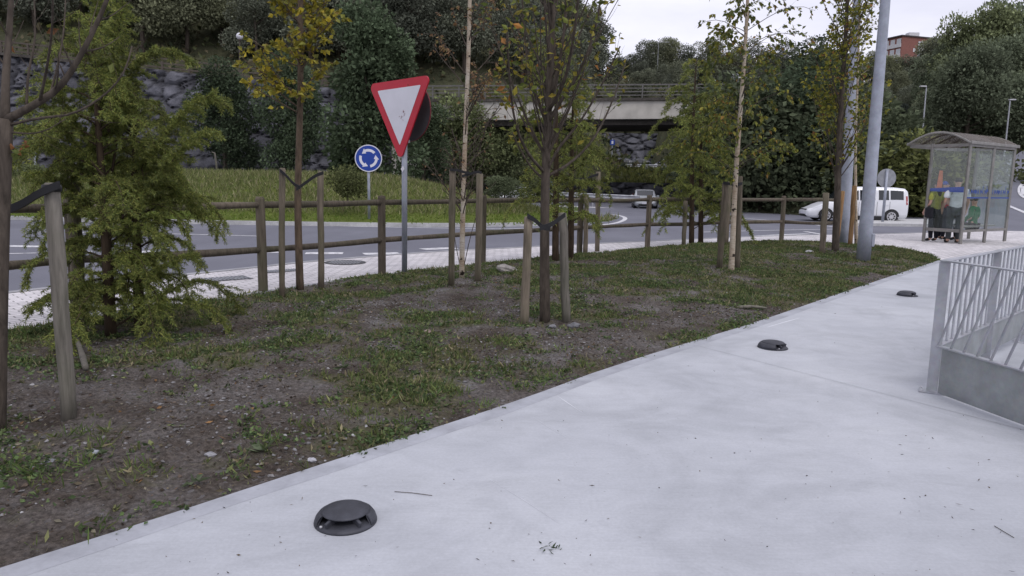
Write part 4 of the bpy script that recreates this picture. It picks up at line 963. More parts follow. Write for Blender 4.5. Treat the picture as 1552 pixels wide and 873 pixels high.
m_ = MB(); m_.add([tuple(cc+x2*math.cos(2*PI*i/n)*r_+u2*math.sin(2*PI*i/n)*r_-nv*z_) for r_,z_ in ((.462,-.002),(.470,.011),(.462,.024)) for i in range(n)], [(k*n+i,k*n+(i+1)%n,(k+1)*n+(i+1)%n,(k+1)*n+i) for k in range(2) for i in range(n)]); m_.build('rim', plain('dull_red', (.14,.02,.025), .6), ds)
m_ = MB(); pc = atY(613,160,Y)
for dz in (.0,-.55): m_.box(pc+Vector((0,0,dz))-nv*.0, (.14,.10,.045), math.atan2(nv.y,nv.x))
m_.build('clamp', M['galv'], t)
m_ = MB(); q = atY(610,256,Y-.06); m_.prism([q+Vector((-.03,0,0)),q+Vector((.0,0,-.05)),q+Vector((.03,0,.0)),q+Vector((.01,0,.05))], (0,-1,0), .003); m_.build('sticker', M['white'], t)
# roundabout sign
Y = 26.2; c = atY(558.5,240,Y); gz = island_h(c.x,Y); t = thing('roundabout_sign', 'round blue sign with three white curved arrows standing in the island grass', 'road sign', (c.x,Y,gz))
m_ = MB(); m_.tube([(c.x,Y,gz-.1),(c.x,Y,c.z+.3)], .05, 12); m_.build('post', M['pole'], t, smooth=True)
nv = Vector((-c.x*.9,-Y,0)).normalized(); x, u, nv = basis(nv); c = c+nv*.08; rad = .475
def ringp(r, n=48, off=0): return [c+x*math.cos(2*PI*i/n)*r+u*math.sin(2*PI*i/n)*r+nv*off for i in range(n)]
m_ = MB(); m_.prism(ringp(rad), nv, .02); pn = m_.build('disc', M['white'], t)
m_ = MB(); m_.poly(ringp(rad*.93, off=.004)); m_.build('blue_face', M['blue'], pn)
for a0 in (92,212,332):                     # anticlockwise arrows
    m_ = MB(); r0, r1 = .235, .325; n = 12; V = []; a_s, a_e = a0-50, a0+22
    for i in range(n+1):
        a = R(lerp(a_s,a_e,i/n)); V += [c+(x*math.cos(a)+u*math.sin(a))*r0+nv*.008, c+(x*math.cos(a)+u*math.sin(a))*r1+nv*.008]
    m_.add([tuple(v) for v in V], [(2*i,2*i+1,2*i+3,2*i+2) for i in range(n)])
    pa = lambda a, r: c+(x*math.cos(R(a))+u*math.sin(R(a)))*r+nv*.0085
    m_.poly([pa(a_e,.185),pa(a_e,.375),pa(a_e+32,.275)]); m_.build('arrow', M['white'], pn)
# round sign seen from behind near the van
Y = 33; c = atY(1344,270,Y); t = thing('round_sign', 'round traffic sign seen from its grey back in front of the white van', 'road sign', (c.x-.1,Y,ROADZ+.12))
m_ = MB(); m_.tube([atY(1337.5,337,Y-.04),atY(1345,257,Y-.04)], .06, 10); m_.build('post', M['pole'], t, smooth=True)
m_ = MB(); m_.prism([c+Vector((.42*math.cos(2*PI*i/36),0,.42*math.sin(2*PI*i/36))) for i in range(36)][::-1], (0,-1,0), .03); m_.build('disc', M['grey_back'], t)
# small blue sign under the bridge
Y = 79; c = atY(928,216,Y); t = thing('small_road_sign', 'tiny blue and white sign on a pole on the far road under the bridge', 'road sign', (c.x,Y,2.75))
m_ = MB(); m_.tube([(c.x,Y,2.7),(c.x,Y,c.z+.4)], .07, 8); m_.build('post', M['pole'], t); m_ = MB(); m_.box((c.x,Y-.1,c.z), (.5,.03,.55)); pl_ = m_.build('plate', M['blue'], t); m_ = MB(); m_.box((c.x,Y-.125,c.z), (.2,.01,.32)); m_.build('symbol', M['white'], pl_)

# ------------------------------------------------------------------ lamp posts
def lamp_post(base, top, wb, wt, label, hatch=None):
    b = at(*base); Y = b.y; a = atY(top[0],top[1],Y); d = (a-b); a2 = b+d*1.35; rb = wb/2/F*Y; rt = wt/2/F*Y; rt = rb+(rt-rb)*1.35
    t = thing('lamp_post', label, 'lamp post', b); m_ = MB(); m_.tube([b.lerp(a2,i/10) for i in range(11)], [lerp(rb,rt,i/10) for i in range(11)], 20, cap=True)
    pm = m_.build('pole', M['pole'], t, smooth=True)
    for pg in pm.data.polygons:
        if len(pg.vertices) > 4: pg.use_smooth = False
    m_ = MB(); m_.lathe([(rb*1.08,-.03),(rb*1.08,.01),(rb*1.0,.014)], b, 20); m_.build('foot', M['pole'], t)
    m_ = MB(); m_.tube([a2,a2+Vector((-.5,0,.5)),a2+Vector((-1.5,0,.75))], [rt,rt*.7,rt*.5], 10); ar = m_.build('arm', M['pole'], t, smooth=True)
    m_ = MB(); m_.box(a2+Vector((-1.8,0,.75)), (.7,.3,.12)); m_.build('lantern', M['alu'], t, bevel=.03)
    if hatch:
        h = atY(hatch[0],hatch[1],Y-.06); m_ = MB(); m_.box(h, (.06,.10,.26)); hb = m_.build('junction_box', M['pole'], t, bevel=.01)
        m_ = MB(); m_.box(h+Vector((.033,0,0)), (.006,.08,.22)); m_.build('lid', M['galv'], hb)
lamp_post((1308,397),(1342,0),20.5,13.5,'thick tapering grey blue lamp post at the end of the bed, nearer of the two',(1322,364))
lamp_post((1277,372),(1300,0),18,11.5,'grey lamp post left of and behind the nearer one',None)
def globe_lamp(px, py, pb, Y, r, label):
    c = atY(px,py,Y); b = atY(px,pb,Y); t = thing('globe_lamp', label, 'street lamp', b); m_ = MB(); m_.tube([b,c], .06, 8); m_.build('post', M['wall_rail'], t)
    m_ = MB(); m_.lathe([(0,-r),(r*.5,-r*.87),(r*.87,-r*.5),(r,0),(r*.87,r*.5),(r*.5,r*.87),(0,r)], c, 16); m_.build('globe', M['white'], t, smooth=True)
    m_ = MB(); m_.lathe([(r*.5,-r*1.15),(r*.5,-r*.82)], c, 12); m_.build('collar', M['wall_rail'], t)
globe_lamp(363,55,108,66,.30,'white globe lamp on the terrace above the boulder wall'); globe_lamp(588.5,81,135,66,.22,'small globe lamp right of the tall bushy tree top')
def arm_lamp(px, pt, pb, Y, side, label, arm=16):
    a = atY(px[1],pt,Y); b = atY(px[0],pb,Y); b.z = min(b.z, H(b.x,Y)) ; t = thing('street_lamp', label, 'street lamp', b); m_ = MB(); m_.tube([b-Vector((0,0,.5)),a], [.085,.05], 8); m_.build('pole', M['galv'], t)
    e = a+Vector((side*arm/F*Y,0,.05)); m_ = MB(); m_.tube([a,e], .05, 6); m_.build('arm', M['galv'], t); m_ = MB(); m_.box(e, (.55,.3,.11)); m_.build('lantern', M['rim'], t, bevel=.03)
arm_lamp((1399,1404),132,202,66,-1,'slim street lamp on the right hand hill above the shelter roof left end',5); arm_lamp((1524,1531),152,222,66,1,'slim street lamp on the right hand hill above the shelter roof right end',3)
arm_lamp((996,998),64,120,165,1,'tiny street lamp with a curved arm on the skyline beyond the bridge',14)
# pale marker post and thin stakes on the island edge
Y = 43; a = atY(52,206,Y); b = atY(54,263,Y); t = thing('marker_post', 'pale thin post with a white cap at the left foot of the boulder wall', 'post', b); m_ = MB(); m_.tube([b-Vector((0,0,.6)),a], .07, 8); m_.build('pole', M['pole'], t); m_ = MB(); m_.box(a, (.16,.16,.5)); m_.build('cap', M['white'], t, bevel=.02)
Y = 40; m_ = MB(); a = atY(326,232,Y); b = atY(330,268,Y); m_.tube([b-Vector((0,0,.6)),b.lerp(a,.6),a+Vector((-.02,0,0)),a+Vector((-.18,0,.05))], [.05,.05,.05,.03], 7); tag(m_.build('garden_stake', M['stake_grey']), 'pale bent stake standing in the island grass left of the yellow leaved tree', 'stake')

# ------------------------------------------------------------------ drain grates in the pavement
def grate(c, r, label, shape):
    c = Vector(c); t = thing('manhole_cover' if shape == 'round' else 'drain_grate', label, 'manhole cover' if shape == 'round' else 'drain', c); m_ = MB(); z = .006
    if shape == 'round':
        m_.lathe([(r,0),(r,z),(0,z)], c, 40); m_.build('plate', M['iron'], t)
        m_ = MB(); n = int(r*2/.055)
        for i in range(n):
            for j in range(n):
                x_ = (i-n/2+.5)*.055; y_ = (j-n/2+.5)*.055
                if x_*x_+y_*y_ < (r*.88)**2: m_.box(c+Vector((x_,y_,z+.003)), (.03,.03,.005))
        m_.build('studs', M['galv'], t)
        m_ = MB(); m_.lathe([(r+.03,0),(r+.03,z+.002),(r+.005,z+.002)], c, 40); m_.build('frame', M['iron'], t)
    else:
        w_, h_ = r; rz = R(40); m_.box(c+Vector((0,0,z/2)), (w_,h_,z), rz); m_.build('frame', M['iron'], t); m_ = MB(); k, q = math.cos(rz), math.sin(rz); n = 14
        for i in range(n): x_ = (i-n/2+.5)*w_/n; m_.box(c+Vector((x_*k,x_*q,z+.004)), (w_/n*.45,h_*.86,.008), rz)
        m_.build('bars', M['galv'], t)
grate(at(523,398), .34, 'round studded iron manhole cover in the pavers left of the give way sign post', 'round')
grate(at(338,423,-.002), (.75,.42), 'rectangular iron drain grate in the pavers left of the nearest fence post', 'rect')
grate(at(425,411,-.002), (.6,.3), 'small iron cover in the pavers behind the stake left of the yellow leaved tree', 'rect')

# ------------------------------------------------------------------ galvanised railing
c0 = at(1412,594); far_ = Vector((c0.x+1.98*3.0, c0.y+1.85*3.0, 0)); dirA = (far_-c0).normalized(); nearE = Vector((3.36,1.2,0)); nearE = c0+Vector((.20,-.98,0)).normalized()*4.2; dirB = (nearE-c0).normalized()
t = thing('railing', 'galvanised steel railing with a solid lower panel around the ramp at the right edge', 'railing', c0)
TOP = .985; BOT = .355
def rl(name, a, b, w_, h_, mat='galv', par=t, bev=.003): m_ = MB(); m_.bar(a, b, w_, h_); return m_.build(name, M[mat], par, bevel=bev)
Z = lambda z: Vector((0,0,z))
rl('top_rail', c0+Z(TOP)-dirA*.03, far_+Z(TOP), .05, .012); rl('bottom_rail', c0+Z(BOT), far_+Z(BOT), .045, .012)
rl('top_rail', c0+Z(TOP+.0)+dirB*.03, nearE+Z(TOP), .05, .012); rl('bottom_rail', c0+Z(BOT)+dirB*.02, nearE+Z(BOT), .05, .012)
def plate_post(p, d, name='post'):
    n = Vector((-d.y,d.x,0)); m_ = MB(); P = [p-d*.036+Z(.006),p+d*.036+Z(.006),p+d*.036+Z(TOP-.008),p-d*.036+Z(TOP-.008)]; m_.prism([q+n*.006 for q in P], n, .012); o = m_.build(name, M['galv'], t, bevel=.002)
    m_ = MB(); m_.box(p+Z(.005), (.17,.13,.01), math.atan2(d.y,d.x)); m_.build('base_plate', M['galv'], o, bevel=.002)
    for sx in (-1,1):
        for sy in (-1,1): m_ = MB(); m_.lathe([(.009,0),(.009,.012),(0,.014)], p+d*.07*sx+n*.045*sy+Z(.01), 8); m_.build('bolt', M['rim'], o)
FD = Vector((.865,-.5,0)); plate_post(c0, FD)
k = 1
while k*1.35 < (far_-c0).length: plate_post(c0+dirA*1.35*k, FD); k += 1
plate_post(c0+dirB*1.9, dirB); plate_post(c0+dirB*3.8, dirB)
LA = (far_-c0).length
nb = 0; s_ = .10
while s_ < LA-.02:
    if abs((s_ % 1.35)) > .07 and abs((s_ % 1.35)-1.35) > .07: m_ = MB(); m_.box(c0+dirA*s_+Z((TOP+BOT)/2), (.034,.010,TOP-BOT-.013), math.atan2(dirA.y,dirA.x)); m_.build('bar', M['galv'], t); nb += 1
    s_ += .125
s_ = .02
while s_ < 3.7:
    rl('bar', c0+dirB*s_+Z(BOT+.006), c0+dirB*(s_+.22)+Z(TOP-.006), .012, .012, bev=0); s_ += .115
def panel(a, b, z0, z1, th=.008, name='lower_panel'):
    d = (b-a).normalized(); n = Vector((-d.y,d.x,0)); m_ = MB(); m_.prism([a+Z(z0)+n*th/2,b+Z(z0)+n*th/2,b+Z(z1)+n*th/2,a+Z(z1)+n*th/2], n, th); return m_.build(name, M['sheet'], t)
panel(c0+dirB*.06, nearE, .01, BOT-.007); panel(c0+dirA*.06, far_, .10, BOT-.007)

# ------------------------------------------------------------------ bus shelter
B_ = at(1455,370); D_ = at(1522,365.5); u = (D_-B_).normalized(); v = Vector((-u.y,u.x,0)); SL = (D_-B_).length
def sh(a, b, z): return B_+u*a+v*b+Vector((0,0,z))
HS = 2.77; t = thing('bus_shelter', 'glass bus shelter with an arched translucent roof and metal posts', 'bus shelter', B_)
def post_(a, b, h, w_=.07, nm='post'): m_ = MB(); m_.bar(sh(a,b,0), sh(a,b,h), w_, w_); m_.build(nm, M['alu'], t, bevel=.008)
DEP = 1.0
post_(0,0,HS); post_(SL*.52,0,HS); post_(SL,0,HS); post_(0,DEP,HS); post_(SL,DEP,HS)
for a, b, a2, b2 in ((0,0,SL,0),(0,0,0,1.62),(SL,0,SL,1.62),(0,1.62,SL,1.62)):
    m_ = MB(); d = (sh(a2,b2,0)-sh(a,b,0)).normalized()*.05; m_.bar(sh(a,b,HS-.06)-d*0, sh(a2,b2,HS-.06), .05, .08); m_.build('beam', M['alu'], t, bevel=.008)
for a0, a1 in ((.05,SL*.52-.05),(SL*.52+.05,SL-.05)):
    m_ = MB(); m_.bar(sh(a0,0,.36), sh(a1,0,.36), .05, .07); m_.build('lower_rail', M['alu'], t); m_ = MB(); m_.prism([sh(a0,.0,.42),sh(a1,.0,.42),sh(a1,.0,HS-.14),sh(a0,.0,HS-.14)], v, .01); gl_ = m_.build('glass_panel', M['glass'], t)
    # worn blue band of lettering-like strokes along the glass
    m_ = MB(); s_ = a0+.12 
    m_.prism([sh(a0,-.008,1.26),sh(a1,-.008,1.26),sh(a1,-.008,1.30),sh(a0,-.008,1.30)], -v, .003)
    rd = random.Random(4)
    while s_ < a1-.1:
        hh = rd.choice([.13,.13,.24,.3]); w_ = rd.uniform(.03,.06); m_.prism([sh(s_,-.008,1.38),sh(s_+w_,-.008,1.38),sh(s_+w_*.9,-.008,1.38+hh),sh(s_+.01,-.008,1.38+hh*.95)], -v, .003)
        if rd.random() < .6: m_.prism([sh(s_,-.008,1.40+hh*.3),sh(s_+.11,-.008,1.38+hh*.2),sh(s_+.11,-.008,1.44+hh*.25),sh(s_,-.008,1.46+hh*.35)], -v, .002)
        s_ += rd.uniform(.09,.15)
    m_.build('blue_lettering', M['blue'], gl_)
m_ = MB(); m_.bar(sh(0,.05,.36), sh(0,DEP-.05,.36), .05, .09); m_.build('lower_rail', M['alu'], t); m_ = MB(); m_.prism([sh(0,.05,.42),sh(0,DEP-.05,.42),sh(0,DEP-.05,HS-.14),sh(0,.05,HS-.14)], u, .01); gl_ = m_.build('glass_panel', M['glass'], t)
m_ = MB(); m_.prism([sh(-.008,.05,1.42),sh(-.008,DEP-.05,1.44),sh(-.008,DEP-.05,1.52),sh(-.008,.05,1.58)], -u, .003); m_.build('blue_band', M['blue'], gl_)
m_ = MB(); m_.prism([sh(SL,.05,.42),sh(SL,DEP-.05,.42),sh(SL,DEP-.05,HS-.14),sh(SL,.05,HS-.14)], u, .01); gl2 = m_.build('glass_panel', M['glass'], t)
# poster on the far end panel: orange, blue and red shapes
M['orange'] = plain('poster_orange', (.6,.16,.06), .6); M['pblue'] = plain('poster_blue', (.05,.10,.42), .6); M['pred'] = plain('poster_red', (.45,.03,.05), .6)
m_ = MB(); w_ = sh(0,DEP-.32,0)
m_.prism([sh(.03,DEP-.36,1.5),sh(.03,DEP-.20,1.5),sh(.03,DEP-.24,2.02),sh(.03,DEP-.33,2.02)], -u, .004); m_.build('orange_sticker', M['orange'], gl_)
# arched roof
n = 14; V = []; a0, a1 = -.12, SL+.12; WR = 1.72; RI = .42
def arc(s_, dz=0): q = PI*s_; return -.06+WR*s_, HS+.02+RI*math.sin(PI*(.08+.84*s_))-RI*math.sin(PI*.08)+dz
for i in range(n+1):
    b, z = arc(i/n)
    for a in (a0,a1): V += [tuple(sh(a,b,z)),tuple(sh(a,b,z-.018))]
Fs = []
for i in range(n): k = 4*i; Fs += [(k,k+2,k+6,k+4),(k+1,k+5,k+7,k+3),(k,k+4,k+5,k+1),(k+2,k+3,k+7,k+6)]
m_ = MB(); m_.add(V, Fs); m_.build('roof', M['roof_sheet'], t, smooth=True)
for a in (a0, lerp(a0,a1,.25), lerp(a0,a1,.5), lerp(a0,a1,.75), a1):
    m_ = MB(); m_.tube([sh(a,arc(i/n)[0],arc(i/n)[1]-.035) for i in range(n+1)], .028, 6); m_.build('roof_rib', M['wall_rail'] if a0 < a < a1 else M['alu'], t)
for s_ in (0,1):
    b, z = arc(s_); m_ = MB(); m_.bar(sh(a0,b,z-.02), sh(a1,b,z-.02), .05, .08); m_.build('gutter', M['alu'], t, bevel=.01)
m_ = MB(); m_.bar(sh(.3,.34,.46), sh(SL-.3,.34,.46), .36, .04); bn = m_.build('bench', M['alu'], t, bevel=.01)
for a in (.5,SL-.5): m_ = MB(); m_.bar(sh(a,.34,0), sh(a,.34,.44), .06, .06); m_.build('bench_leg', M['alu'], t)
# ------------------------------------------------------------------ people
def skin_mesh(name, joints, edges, rad, mats, parent, sub=2, root=0, flat=None):
    me = bpy.data.meshes.new(name); me.from_pydata([tuple(j) for j in joints], edges, []); o = bpy.data.objects.new(name, me); C.objects.link(o)
    md = o.modifiers.new('skin', 'SKIN'); md.use_smooth_shade = True
    if not me.skin_vertices: me.skin_vertices.new() if hasattr(me.skin_vertices,'new') else None
    for i, r in enumerate(rad):
        s = me.skin_vertices[0].data[i]; s.radius = r if hasattr(r,'__len__') else (r,r); s.use_root = (i == root)
    sb = o.modifiers.new('sub', 'SUBSURF'); sb.levels = sub; sb.render_levels = sub
    dg = bpy.context.evaluated_depsgraph_get(); ev = o.evaluated_get(dg); nm = bpy.data.meshes.new_from_object(ev); o.modifiers.clear(); o.data = nm; nm.materials.clear(); nm.materials.append(mats)
    for p_ in nm.polygons: p_.use_smooth = True
    o.parent = parent; return o
def person(label, loc, rz, h, shirt, trousers, hair='short', sit=False, arms=((-.06,.02),(.06,.02)), long_sleeve=False, extra=None, w=1.0, haircol='hair_dark'):
    t = thing('person', label, 'person', loc, None, local=True, rz=rz); k = h/1.75
    S_ = lambda p: (p[0]*k*w if abs(p[0]) < 9 else 0, p[1]*k, p[2]*k)
    hz = .93 if not sit else .52; dz = hz-.93            # facing -Y
    J = {'pel':(0,0,hz),'waist':(0,0,1.08+dz),'chest':(0,.0,1.27+dz),'neck0':(0,.01,1.45+dz),'neck1':(0,.0,1.53+dz),'head0':(0,-.01,1.60+dz),'head1':(0,-.015,1.68+dz)}
    for s_, n_ in ((-1,'l'),(1,'r')):
        J['sh'+n_] = (.185*s_,.01,1.42+dz); J['el'+n_] = (.235*s_,.03,1.13+dz)
        hand = arms[0] if s_ < 0 else arms[1]; J['wr'+n_] = ((.235+.0)*s_+hand[0]*.3,-.06+hand[1]*-4,.90+dz+abs(hand[1])*2.2); J['pa'+n_] = (J['wr'+n_][0],J['wr'+n_][1]-.03,J['wr'+n_][2]-.085)
        J['hip'+n_] = (.095*s_,0,hz-.04)
        if sit: J['kn'+n_] = (.11*s_,-.44,.50); J['an'+n_] = (.11*s_,-.40,.09)
        else: J['kn'+n_] = (.10*s_,-.02,.50); J['an'+n_] = (.105*s_,.02,.085)
        J['to'+n_] = (J['an'+n_][0]+.02*s_,J['an'+n_][1]-.17,.035)
    names = list(J); ix = {n_: i for i, n_ in enumerate(names)}; E = [('pel','waist'),('waist','chest'),('chest','neck0'),('neck0','neck1'),('neck1','head0'),('head0','head1')]
    RD = {'pel':(.145,.105),'waist':(.125,.095),'chest':(.15,.105),'neck0':(.075,.07),'neck1':.052,'head0':(.07,.088),'head1':(.075,.092)}
    for n_ in 'lr':
        E += [('neck0','sh'+n_),('sh'+n_,'el'+n_),('el'+n_,'wr'+n_),('wr'+n_,'pa'+n_),('pel','hip'+n_),('hip'+n_,'kn'+n_),('kn'+n_,'an'+n_),('an'+n_,'to'+n_)]
        RD.update({'sh'+n_:.058,'el'+n_:.042,'wr'+n_:.028,'pa'+n_:(.022,.038),'hip'+n_:.088,'kn'+n_:.06,'an'+n_:.042,'to'+n_:(.04,.03)})
        for f in range(5):                  # fingers
            b0 = Vector(J['pa'+n_]); s_ = -1 if n_ == 'l' else 1; o_ = (f-1.5)*.018 if f < 4 else 0
            q1 = b0+Vector((0,o_-.005,-.05 if f < 4 else .0))+(Vector((0,-.045,-.01)) if f == 4 else Vector()); q2 = q1+(Vector((-s_*.008,0,-.034-.006*(f in (1,2)))) if f < 4 else Vector((-s_*.005,-.01,-.03)))
            J[f'fa{f}{n_}'] = tuple(q1); J[f'fb{f}{n_}'] = tuple(q2); E += [('pa'+n_,f'fa{f}{n_}'),(f'fa{f}{n_}',f'fb{f}{n_}')]; RD[f'fa{f}{n_}'] = .009; RD[f'fb{f}{n_}'] = .0075
    names = list(J); ix = {n_: i for i, n_ in enumerate(names)}
    jo = [S_(J[n_]) for n_ in names]; sc = lambda r: tuple(q*k*w for q in r) if hasattr(r,'__len__') else r*k*w
    skin_mesh('body', jo, [(ix[a],ix[b]) for a,b in E], [sc(RD[n_]) for n_ in names], M['skin'], t, 2, ix['pel'])
    def part(name, ns, es, grow, mat, over=None):
        r = {}
        for n_ in ns: q = RD[n_]; r[n_] = tuple(a+grow for a in q) if hasattr(q,'__len__') else q+grow
        if over: r.update(over)
        return skin_mesh(name, [S_(J[n_]) for n_ in ns], [(ns.index(a),ns.index(b)) for a,b in es], [sc(r[n_]) for n_ in ns], mat, t, 2, 0)
    J['hem'] = (0,0,hz-.05); RD['hem'] = (.155,.115)
    for n_ in 'lr': J['sl'+n_] = tuple(Vector(J['sh'+n_]).lerp(Vector(J['el'+n_]),.75)); RD['sl'+n_] = .058
    ns = ['waist','hem','chest','neck0','shl','shr','sll','slr']; es = [('hem','waist'),('waist','chest'),('chest','neck0'),('neck0','shl'),('neck0','shr'),('shl','sll'),('shr','slr')]
    if long_sleeve: ns += ['wrl','wrr']; es += [('sll','wrl'),('slr','wrr')]
    part('shirt', ns, es, .026, shirt, {'waist':(.158,.122),'neck0':(.088,.08)})
    part('trousers', ['pel','hipl','hipr','knl','knr','anl','anr'], [('pel','hipl'),('pel','hipr'),('hipl','knl'),('hipr','knr'),('knl','anl'),('knr','anr')], .018, trousers, {'pel':(.155,.118)})
    for n_ in 'lr': part('shoe', ['an'+n_,'to'+n_], [('an'+n_,'to'+n_)], .012, M['black'])
    hz_ = J['head1'][2]; hc = Vector(J['head1'])
    if hair == 'short': skin_mesh('hair', [S_((0,.02,hz_-.04)),S_((0,.012,hz_+.03)),S_((0,-.03,hz_+.05))], [(0,1),(1,2)], [sc((.085,.09)),sc((.09,.10)),sc((.075,.075))], M[haircol], t, 2, 0)
    else: skin_mesh('hair', [S_((0,-.03,hz_+.05)),S_((0,.03,hz_+.03)),S_((0,.065,hz_-.08)),S_((0,.085,hz_-.22)),S_((0,.095,hz_-.36))], [(0,1),(1,2),(2,3),(3,4)], [sc((.075,.07)),sc((.092,.09)),sc((.092,.07)),sc((.095,.055)),sc((.06,.03))], M[haircol], t, 2, 0)
    # face
    f = MB(); f.lathe([(0,-.012),(.010,-.006),(.013,.0),(.006,.018),(0,.03)], S_((0,hc.y-.098,hc.z-.035)), 8); f.build('nose', M['skin'], t, smooth=True)
    for s_ in (-1,1):
        f = MB(); f.lathe([(0,-.009),(.011,0),(0,.009)], S_((.032*s_,hc.y-.086,hc.z-.005)), 8); f.build('eye', M['black'], t)
        f = MB(); f.lathe([(0,-.03),(.012,-.01),(.014,.012),(0,.03)], S_((.078*s_,hc.y+.012,hc.z-.02)), 8); f.build('ear', M['skin'], t, smooth=True)
    f = MB(); f.box(S_((0,hc.y-.088,hc.z-.075)), (.045*k,.012,.010)); f.build('mouth', plain('lips',(.25,.08,.07),.6), t, bevel=.003)
    if extra: extra(t, S_, J)
    return t
M['cap_blue'] = cloth('cap_blue', (.05,.10,.42))
CL = {k_: cloth(k_, c) for k_, c in dict(top_olive=(.33,.34,.08), tee_white=(.62,.64,.66), trouser_grey=(.05,.055,.058), trouser_navy=(.012,.013,.02), jacket_green=(.02,.15,.055), black_cloth=(.012,.012,.014), bag=(.02,.02,.025)).items()}
def bag(t, S_, J):
    b = MB(); b.box(S_((.27,.05,.86)), (.09,.26,.30)); o = b.build('shoulder_bag', CL['bag'], t, bevel=.03)
    b = MB(); b.tube([S_((.27,.0,1.0)),S_((.22,.02,1.3)),S_((.17,.02,1.50))], .012, 6); b.build('strap', CL['bag'], o)
def shades(t, S_, J):
    hz_ = J['head1'][2]; b = MB(); b.box(S_((0,-.108,hz_-.002)), (.15,.02,.04)); b.build('sunglasses', M['black'], t, bevel=.004)
pw = at(1413,366); person('person with long dark hair and a yellow green top standing in the bus shelter', pw, PI+.25, 1.70, CL['top_olive'], CL['trouser_navy'], 'long', extra=bag, w=.97)
pm = at(1440,368.5)+u*.12; person('person in a white t-shirt and grey trousers seen from behind in the bus shelter', pm, PI-.3, 1.80, CL['tee_white'], CL['trouser_grey'], 'short', w=1.15)
pr_ = at(1425,366)*1.035; pr_.z = 0; person('person in a red top and blue cap standing between the other two in the shelter', pr_, PI*.5, 1.72, cloth('red_cloth', (.42,.02,.03)), CL['trouser_navy'], 'short', haircol='cap_blue')
ps = sh(1.42,.36,0); person('seated person in green with dark hair and sunglasses on the shelter bench', ps, math.atan2(v.y,v.x)+PI/2, 1.66, CL['jacket_green'], CL['black_cloth'], 'short', sit=True, arms=((0,.04),(0,.04)), long_sleeve=True, extra=shades)
pb = at(1569,372); person('person in black clothes cut off by the right edge of the photo', (pb.x,pb.y,0), PI*.5, 1.7, CL['black_cloth'], CL['black_cloth'], 'short', long_sleeve=True)

